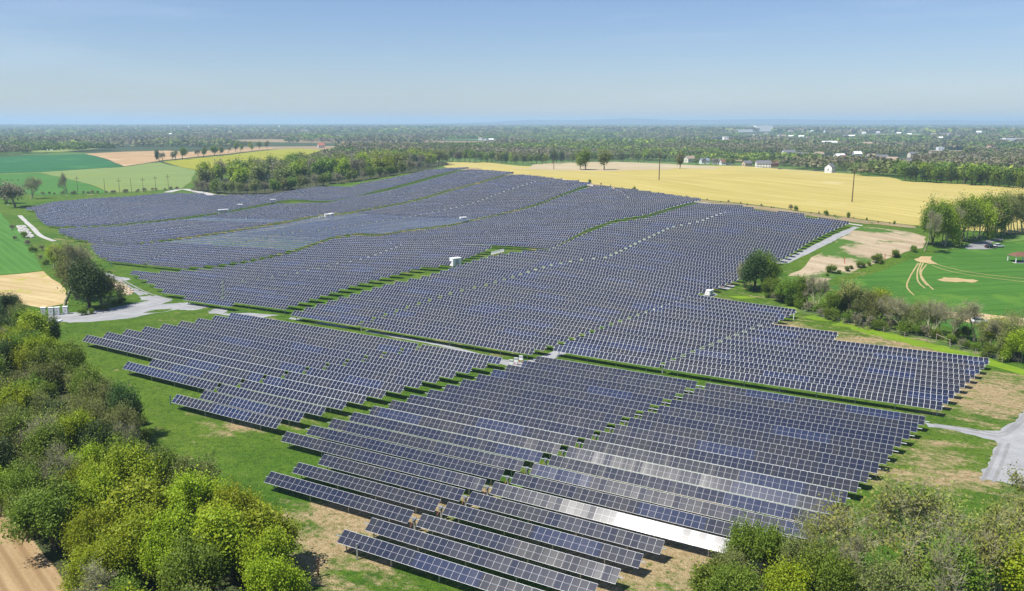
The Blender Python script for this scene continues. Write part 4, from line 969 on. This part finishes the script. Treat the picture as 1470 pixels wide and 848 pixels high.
MB().tube([(0, 0, 0), (0, 0, 52)], 2.2, 6, r2=1.2).build('shaft', M['roof_grey'], r); MB().box(-3, 3, -3, 3, 40, 44).build('antenna', M['greywall'], r)
for (x, y, lab) in ((272, 188, 'white water tower over the woods beyond the farmhouse'), (402, 188, 'white water tower over the woods above the round wood')):
    p = at(x, y); r = thing('water_tower', lab, 'water tower', (p[0], p[1], tz1(*p)))
    MB().tube([(0,0,0),(0,0,24)], 2.0, 8).build('shaft', M['white'], r); MB().tube([(0,0,24),(0,0,27),(0,0,33),(0,0,36)], 7, 10).build('tank', M['white'], r)

woods('woodland', 640, 1900, 11.5, 52, 14, 6.8, 3.2, 'woodland of mixed spring greens beyond the fields', 71, .42)
woods('far_woods', 1900, 4200, 23, 30, 14, 15, 7.5, 'far woods fading towards blue', 72, .28)
woods('horizon_woods', 4200, 16000, 62, 13, 15, 42, 24, 'blue woods on the flat horizon', 73, .42)

# ------------------------------------------------------------------ poles, wires, fences
def pole(px, py, h, label, group=None, arm=True, r0=.16, rot=0, tilt=0.0):
    p = at(px, py); z = tz1(*p); r = thing('utility_pole', label, 'utility pole', (p[0], p[1], z), rot, group)
    MB().tube([(0, 0, -.5), (0, 0, h)], r0, 8, r2=r0 * .7).build('shaft', M['wood'], r)
    if arm:
        c = MB().box(-1.6, 1.6, -.10, .10, h - 2.3, h - 2.05).build('crossarm', M['wood'], r)
        for x in (-1.5, -.75, .75, 1.5): MB().tube([(x, 0, h - 2.05), (x, 0, h - 1.7)], .08, 6).build('insulator', M['roof_grey'], r)
    return p, z
pa = pole(946, 258.5, 20, 'tall brown utility pole alone in the wheat, farther of the two', r0=.34, rot=.4)
pb = pole(1223, 290, 18.5, 'tall brown utility pole in the wheat nearer the dry bank', r0=.30, rot=.4)
pc = pole(795, 243, 22, 'brown utility pole before the tree line at the stubble', r0=.30, rot=.4)
for (x, y, h) in ((112,276,13),(151,277,11.5),(172,277,11.5),(189,276,11),(206,275,11.5),(224,273,12),(242,271,12)):
    pole(x, y, h, 'thin grey roadside pole at the foot of the pale green field', 'roadside poles below the pale green field', arm=(x % 2 == 0), r0=.17)
def wire(p, zp, q, zq, sag, name, label, group, r=.05):
    P_ = []
    for i in range(13):
        t = i / 12; P_.append((p[0] + (q[0] - p[0]) * t, p[1] + (q[1] - p[1]) * t, zp + (zq - zp) * t - sag * 4 * t * (1 - t)))
    tag(MB().tube(P_, r, 4).build(name, M['roof_grey']), label, 'wire', group)
for k, o_ in enumerate((-1.5, 0, 1.5)):
    ov = np.array([math.cos(.4), math.sin(.4)]) * o_
    wire(pa[0] + ov, pa[1] + 18, pb[0] + ov, pb[1] + 16.5, 2.5, 'overhead_wire', 'thin overhead wire slung between the two tall poles in the wheat', 'wires between the poles in the wheat')
    wire(pc[0] + ov, pc[1] + 20, pa[0] + ov, pa[1] + 18, 2.5, 'overhead_wire', 'thin overhead wire slung from the stubble pole to the wheat', 'wires to the pole at the stubble')
fl = [at(1096,441), at(1155,452), at(1240,470), at(1330,492), at(1400,510), at(1480,533)]
fr_ = thing('wire_fence', 'wire fence on grey wooden posts along the hedgerow grass', 'fence', (0, 0, 0))
pts = []
for i in range(len(fl) - 1):
    n = max(1, int(np.hypot(*(fl[i+1] - fl[i])) / 5.5))
    for k in range(n): pts.append(fl[i] + (fl[i+1] - fl[i]) * k / n)
pm = MB().tube([(0, 0, -.2), (0, 0, 1.55)], .085, 6).mesh('fence_post', M['wood_grey'])
for q in pts: o = obj('fence_post', pm, fr_); o.location = (q[0], q[1], tz1(*q))
wb = MB()
for hgt in (.4, .9, 1.35): wb.tube([(q[0], q[1], tz1(*q) + hgt) for q in pts], .012, 3)
wb.build('wire_mesh', M['steel'], fr_)
q0, q1 = at(1344,488.5), at(1363,496); r = thing('fence_brace', 'pale wooden brace rail between two stout posts in the fence', 'fence brace', (*q0, tz1(*q0)))
v = q1 - q0
MB().tube([(0,0,-.2),(0,0,1.8)], .12, 6).build('post', M['wood_grey'], r); MB().tube([(v[0],v[1],-.2),(v[0],v[1],1.7)], .12, 6).build('post', M['wood_grey'], r); MB().tube([(0,0,1.6),(v[0],v[1],1.45)], .09, 6).build('rail', M['wood_grey'], r)
def steel_post(px, py, h, label, mat='steel', group=None):
    p = at(px, py); o = MB().box(-.09, .09, -.09, .09, -.2, h).box(-.12, .12, -.12, .12, h, h + .06).build('steel_post', M[mat]); o.location = (*p, tz1(*p)); tag(o, label, 'post', group)
steel_post(245,581,1.9,'green steel post in the grass before the short tracker','green_box'); steel_post(513,803,2.1,'steel post beside the bare end of the bottom tracker'); steel_post(1135,456,1.9,'pale steel post of the pair at the worn earth of the hedgerow block','greywall'); steel_post(1139,459,1.9,'second pale steel post behind worn earth, nearer the hedgerow','white')
steel_post(160,382,1.8,'green post at the end of trackers over the road bend','green_box'); steel_post(235,424,1.8,'green post at the front corner above the gravel road','green_box'); steel_post(457,828,2.3,'dark wooden post in the grass at the lower edge','wood')
for (x, y) in ((1212,378),(1270,373),(1281,369)): steel_post(x, y, 2.2, 'rusty red marker post on the edge of the dry bank', 'red', 'marker posts on the dry bank')
q = at(78,461); o = MB().box(-1.8,1.8,-.9,.9,0,.25).box(-1.6,1.6,-.7,.7,.25,.33).build('concrete_cover', M['roof_white']); o.location = (*q, tz1(*q)); tag(o, 'flat pale cover slab at the mouth of the gravel road', 'cover slab')

# ------------------------------------------------------------------ electrical equipment
def cabinet(px, py, label, rot=.25):
    p = at(px, py); r = thing('electrical_cabinet', label, 'cabinet', (*p, tz1(*p)), rot)
    MB().box(-.62,.62,-.5,.5,.12,2.1).build('housing', M['enamel'], r); MB().box(-.68,.68,-.56,.56,2.1,2.2).build('lid', M['white'], r); MB().box(-.66,.66,-.54,.54,0,.12).build('plinth', M['stone'], r)
    for s in (-1, 1): d_ = MB().box(s*.3-.27, s*.3+.27, -.53,-.5,.25,1.98).build('door', M['white'], r); MB().box(s*.1-.03, s*.1+.03,-.57,-.531,1.0,1.25).build('handle', M['roof_grey'], d_)
for (x, y, lab) in ((63,452,'pale cabinet half hidden by the wood, end of four'),(74,452,'pale electrical cabinet next to the half hidden one'),(83,451.5,'pale electrical cabinet between its neighbours under the leafless tree'),(94.5,450.5,'pale electrical cabinet nearest the gravel road bend')): cabinet(x, y, lab)
def container(px, py, w, d, h, label, rot=0, name='transformer_container'):
    p = at(px, py); r = thing(name, label, 'container', (*p, tz1(*p)), rot)
    MB().box(-w/2, w/2, -d/2, d/2, .25, h).build('body', M['white'], r); MB().box(-w/2-.08, w/2+.08, -d/2-.08, d/2+.08, h, h+.12).build('roof', M['roof_white'], r); MB().box(-w/2+.1, w/2-.1, -d/2+.1, d/2-.1, 0, .25).build('base', M['roof_grey'], r)
    MB().box(-w*.2, w*.2, -d/2-.03, -d/2, .5, h*.9).build('door', M['greywall'], r); MB().box(w/2, w/2+.03, -d*.3, d*.3, h*.4, h*.8).build('grille', M['roof_grey'], r)
container(654,382,3.4,2.4,2.9,'white transformer container on the grass between two blocks', .6)
container(1018,424,2.6,1.6,1.7,'white and teal transformer beside the inverter line on the gravel track', .85)
for (x, y, w, lab) in ((318,307,3.4,'white transformer container in the gap at the block below the round wood'),(324,306.5,3.4,'second white container beside it in the gap below the round wood'),(471,314,3.4,'white container at the back of the flat blue trackers'),(476,313,2.6,'small white container behind the flat blue trackers'),(392,291.5,3.4,'white container by the grass patch below the round wood'),(665,319,3.4,'white container where the flat blue trackers end'),(345,299,3.0,'white container midway along the gap below the round wood')):
    container(x, y, w, 2.2, 2.6, lab, .4)
def inverter(q, label, group, rot):
    r = thing('string_inverter', label, 'inverter', (q[0], q[1], tz1(*q)), rot, group)
    MB().box(-.45,.45,-.16,.16,.75,1.75).build('housing', M['white'], r); MB().box(-.47,.47,-.22,-.165,1.45,1.78).build('sunshade', M['greywall'], r)
    for s in (-1, 1): MB().box(s*.38-.05, s*.38+.05, -.05,.05,0,.75).build('leg', M['red'], r)
def inv_row(a, b, n, label, group):
    a, b = at(*a), at(*b)
    for i in range(n): inverter(a + (b - a) * i / (n - 1), label, group, -.35)
inv_row((1023,418.5),(1046,409),6,'white inverter box with red legs in the line at the gravel track','inverters at the gravel track')
inv_row((707,368),(722,364),6,'white inverter box in the line on the grass patch','inverters on the grass patch')
inv_row((832,350),(850,344),6,'white inverter box in the line between middle blocks','inverters between the middle blocks')
inv_row((734,527),(748,521),3,'white inverter box at the crossing of the gravel track','inverters at the track crossing')
inv_row((447,318),(462,314),5,'white inverter box in the line behind the flat trackers','inverters behind the flat trackers')

# ------------------------------------------------------------------ cars, pavilion, stones
def car(px, py, paint, label, rot):
    p = at(px, py); r = thing('parked_car', label, 'car', (*p, tz1(*p) + .12), rot)
    b = MB(); b.prism([(-2.25,.35),(2.2,.35),(2.25,.75),(1.1,.92),(-1.9,.98),(-2.25,.85)], -.88, .88); b.build('body', M[paint], r)
    c = MB(); P0 = [(-1.85,.97),(.95,.93),(.25,1.45),(-1.35,1.48)]
    c.add([(x, s*.82*(1 if z < 1.2 else .84), z) for s in (-1, 1) for x, z in P0], [[0,1,2,3],[7,6,5,4],[0,4,5,1],[1,5,6,2],[2,6,7,3],[3,7,4,0]]); c.build('windows', M['glass'], r)
    MB().box(-1.32,.22,-.66,.66,1.475,1.52).build('roof', M[paint], r)
    for x in (-1.4, 1.4):
        for s in (-1, 1): wl = MB().tube([(x, s*.72, .33), (x, s*.92, .33)], .33, 12).build('wheel', M['rubber'], r); MB().tube([(x, s*.921, .33), (x, s*.935, .33)], .2, 10).build('rim', M['steel'], wl)
    for s in (-1, 1): MB().box(2.2,2.27,s*.6-.18,s*.6+.18,.6,.75).build('headlight', M['roof_white'], r); MB().box(-2.29,-2.22,s*.62-.15,s*.62+.15,.65,.85).build('tail_light', M['red'], r)
car(1422,356,'car_dark','dark car parked on the worn drive by the lawn',.2); car(1433,355,'car_white','white car parked close behind the dark one by the lawn',.25); car(1406,464,'car_white','white car on the bare track behind the hedgerow',.1); car(1120,243,'car_dark','dark car parked at the houses behind the wheat',.3)
p = at(1463,376); r = thing('pavilion', 'open shelter with brown roof and white posts on the lawn', 'pavilion', (*p, tz1(*p)), .1)
MB().add([(-3.4,-2.6,2.5),(3.4,-2.6,2.5),(3.4,2.6,2.5),(-3.4,2.6,2.5),(-1.4,0,3.9),(1.4,0,3.9)], [[0,1,5,4],[2,3,4,5],[1,2,5],[3,0,4],[3,2,1,0]]).build('roof', M['roof_brown'], r)
for x in (-3, 3):
    for y in (-2.2, 2.2): MB().box(x-.12,x+.12,y-.12,y+.12,-.2,2.5).build('post', M['white'], r)
MB().box(-3.2,3.2,-2.4,2.4,-.3,.08).build('slab', M['stone'], r)
def stones(name, poly, n, size, label, mat):
    rs = np.random.RandomState(n); V, F = [], []; b = 0; Q = PX(poly); P_ = np.array(Q); lo, hi = P_.min(0), P_.max(0); k = 0
    ico = bmesh.new(); bmesh.ops.create_icosphere(ico, subdivisions=1, radius=1); iv = np.array([v.co[:] for v in ico.verts]); it = np.array([[v.index for v in f.verts] for f in ico.faces]); ico.free()
    while k < n:
        p = lo + rs.rand(2) * (hi - lo)
        if not in_poly(p, Q): continue
        s = size * rs.uniform(.5, 1.3) * np.array([1, .8, .6]) ; v = iv * s * rs.uniform(.75, 1.2, iv.shape); v[:, :2] += p; v[:, 2] += tz1(*p) + s[2] * rs.uniform(0, 1.2); V.append(v); F.append(it + b); b += len(v); k += 1
    tag(obj(name, mesh_np(name, np.concatenate(V), np.concatenate(F), [mat])), label, 'stones', kind='stuff')
stones('stone_riprap', [(25,325),(36,325),(44,335),(50,341),(38,341),(28,333)], 300, .75, 'heap of pale broken stone beside the service path', M['stone'])
stones('rubble', [(160,406),(172,404),(190,416),(192,424),(175,424),(163,414)], 160, .5, 'earth and stone rubble at the road bend', M['tan'])
HAZE = 1.15e-4; EXPO = 0.7
# ------------------------------------------------------------------ light, sky, haze, camera
w = bpy.data.worlds.new('World'); SC.world = w; w.use_nodes = True
sk = w.node_tree.nodes.new('ShaderNodeTexSky'); sk.sky_type = 'NISHITA'; sk.sun_disc = False
el = math.asin(SUN[2]); az = math.atan2(SUN[0], SUN[1])
sk.sun_elevation = el; sk.sun_rotation = az; sk.altitude = 100; sk.air_density = 1.0; sk.dust_density = .35; sk.ozone_density = 2.0
bg = w.node_tree.nodes['Background']; tint = w.node_tree.nodes.new('ShaderNodeMix'); tint.data_type = 'RGBA'; tint.blend_type = 'MULTIPLY'; tint.inputs[0].default_value = 1; tint.inputs[7].default_value = (.735, .79, .965, 1)
w.node_tree.links.new(sk.outputs[0], tint.inputs[6]); 
wn_ = w.node_tree.nodes; wl = w.node_tree.links
tc = wn_.new('ShaderNodeTexCoord'); mp = wn_.new('ShaderNodeMapping'); mp.inputs['Scale'].default_value = (1.0, 2.2, 11.0); mp.inputs['Rotation'].default_value = (.05, -.06, .4)
cn = wn_.new('ShaderNodeTexNoise'); cn.inputs['Scale'].default_value = 2.4; cn.inputs['Detail'].default_value = 6; cn.inputs['Roughness'].default_value = .55
cr = wn_.new('ShaderNodeMapRange'); cr.inputs[1].default_value = .46; cr.inputs[2].default_value = .80; cr.inputs[3].default_value = 0; cr.inputs[4].default_value = .22
cm = wn_.new('ShaderNodeMix'); cm.data_type = 'RGBA'; cm.inputs[7].default_value = (6.2, 7.0, 7.8, 1)
wl.new(tc.outputs['Generated'], mp.inputs[0]); wl.new(mp.outputs[0], cn.inputs['Vector']); wl.new(cn.outputs[0], cr.inputs[0]); wl.new(cr.outputs[0], cm.inputs[0])
wl.new(tint.outputs[2], cm.inputs[6]); wl.new(cm.outputs[2], bg.inputs[0]); bg.inputs[1].default_value = .077
sl = bpy.data.lights.new('sun', 'SUN'); sl.energy = 4.7; sl.angle = R(.5); sl.color = (1, .955, .88)
so = bpy.data.objects.new('sun', sl); COL.objects.link(so)
so.rotation_euler = Vector(tuple(-SUN)).to_track_quat('-Z', 'Y').to_euler(); so.location = (-200, -100, 500)

hz = MB().box(-46000, 46000, -4000, 46500, float(gz.min()) - 1.0, 150).build('haze', [])
hz.data.materials.clear(); hm = bpy.data.materials.new('haze'); hm.use_nodes = True; hm.node_tree.nodes.remove(hm.node_tree.nodes['Principled BSDF'])
pv = hm.node_tree.nodes.new('ShaderNodeVolumePrincipled'); pv.inputs['Color'].default_value = (.55, .76, 1.0, 1); pv.inputs['Density'].default_value = HAZE
pv.inputs['Anisotropy'].default_value = .1
hm.node_tree.links.new(pv.outputs[0], hm.node_tree.nodes['Material Output'].inputs['Volume']); hz.data.materials.append(hm)
tag(hz, 'thin blue haze filling the air', 'haze', kind='stuff')

cam = bpy.data.cameras.new('camera'); cam.sensor_width = 36; cam.lens = 36 * FPX / 1470; cam.clip_end = 100000; cam.clip_start = .5
co = bpy.data.objects.new('camera', cam); COL.objects.link(co); co.location = (0, 0, CAMZ); co.rotation_euler = (math.pi / 2 - PITCH, 0, 0)
SC.camera = co
vs = SC.view_settings; vs.view_transform = 'Standard'; vs.look = 'None'; vs.exposure = EXPO; vs.gamma = 1; vs.use_curve_mapping = False
cy = SC.cycles
cy.max_bounces = 6; cy.diffuse_bounces = 2; cy.glossy_bounces = 3; cy.transmission_bounces = 3; cy.volume_bounces = 2; cy.transparent_max_bounces = 4
cy.use_denoising = True; cy.denoiser = 'OPENIMAGEDENOISE'; cy.sample_clamp_indirect = 6
cy.use_adaptive_sampling = True; cy.adaptive_threshold = .01
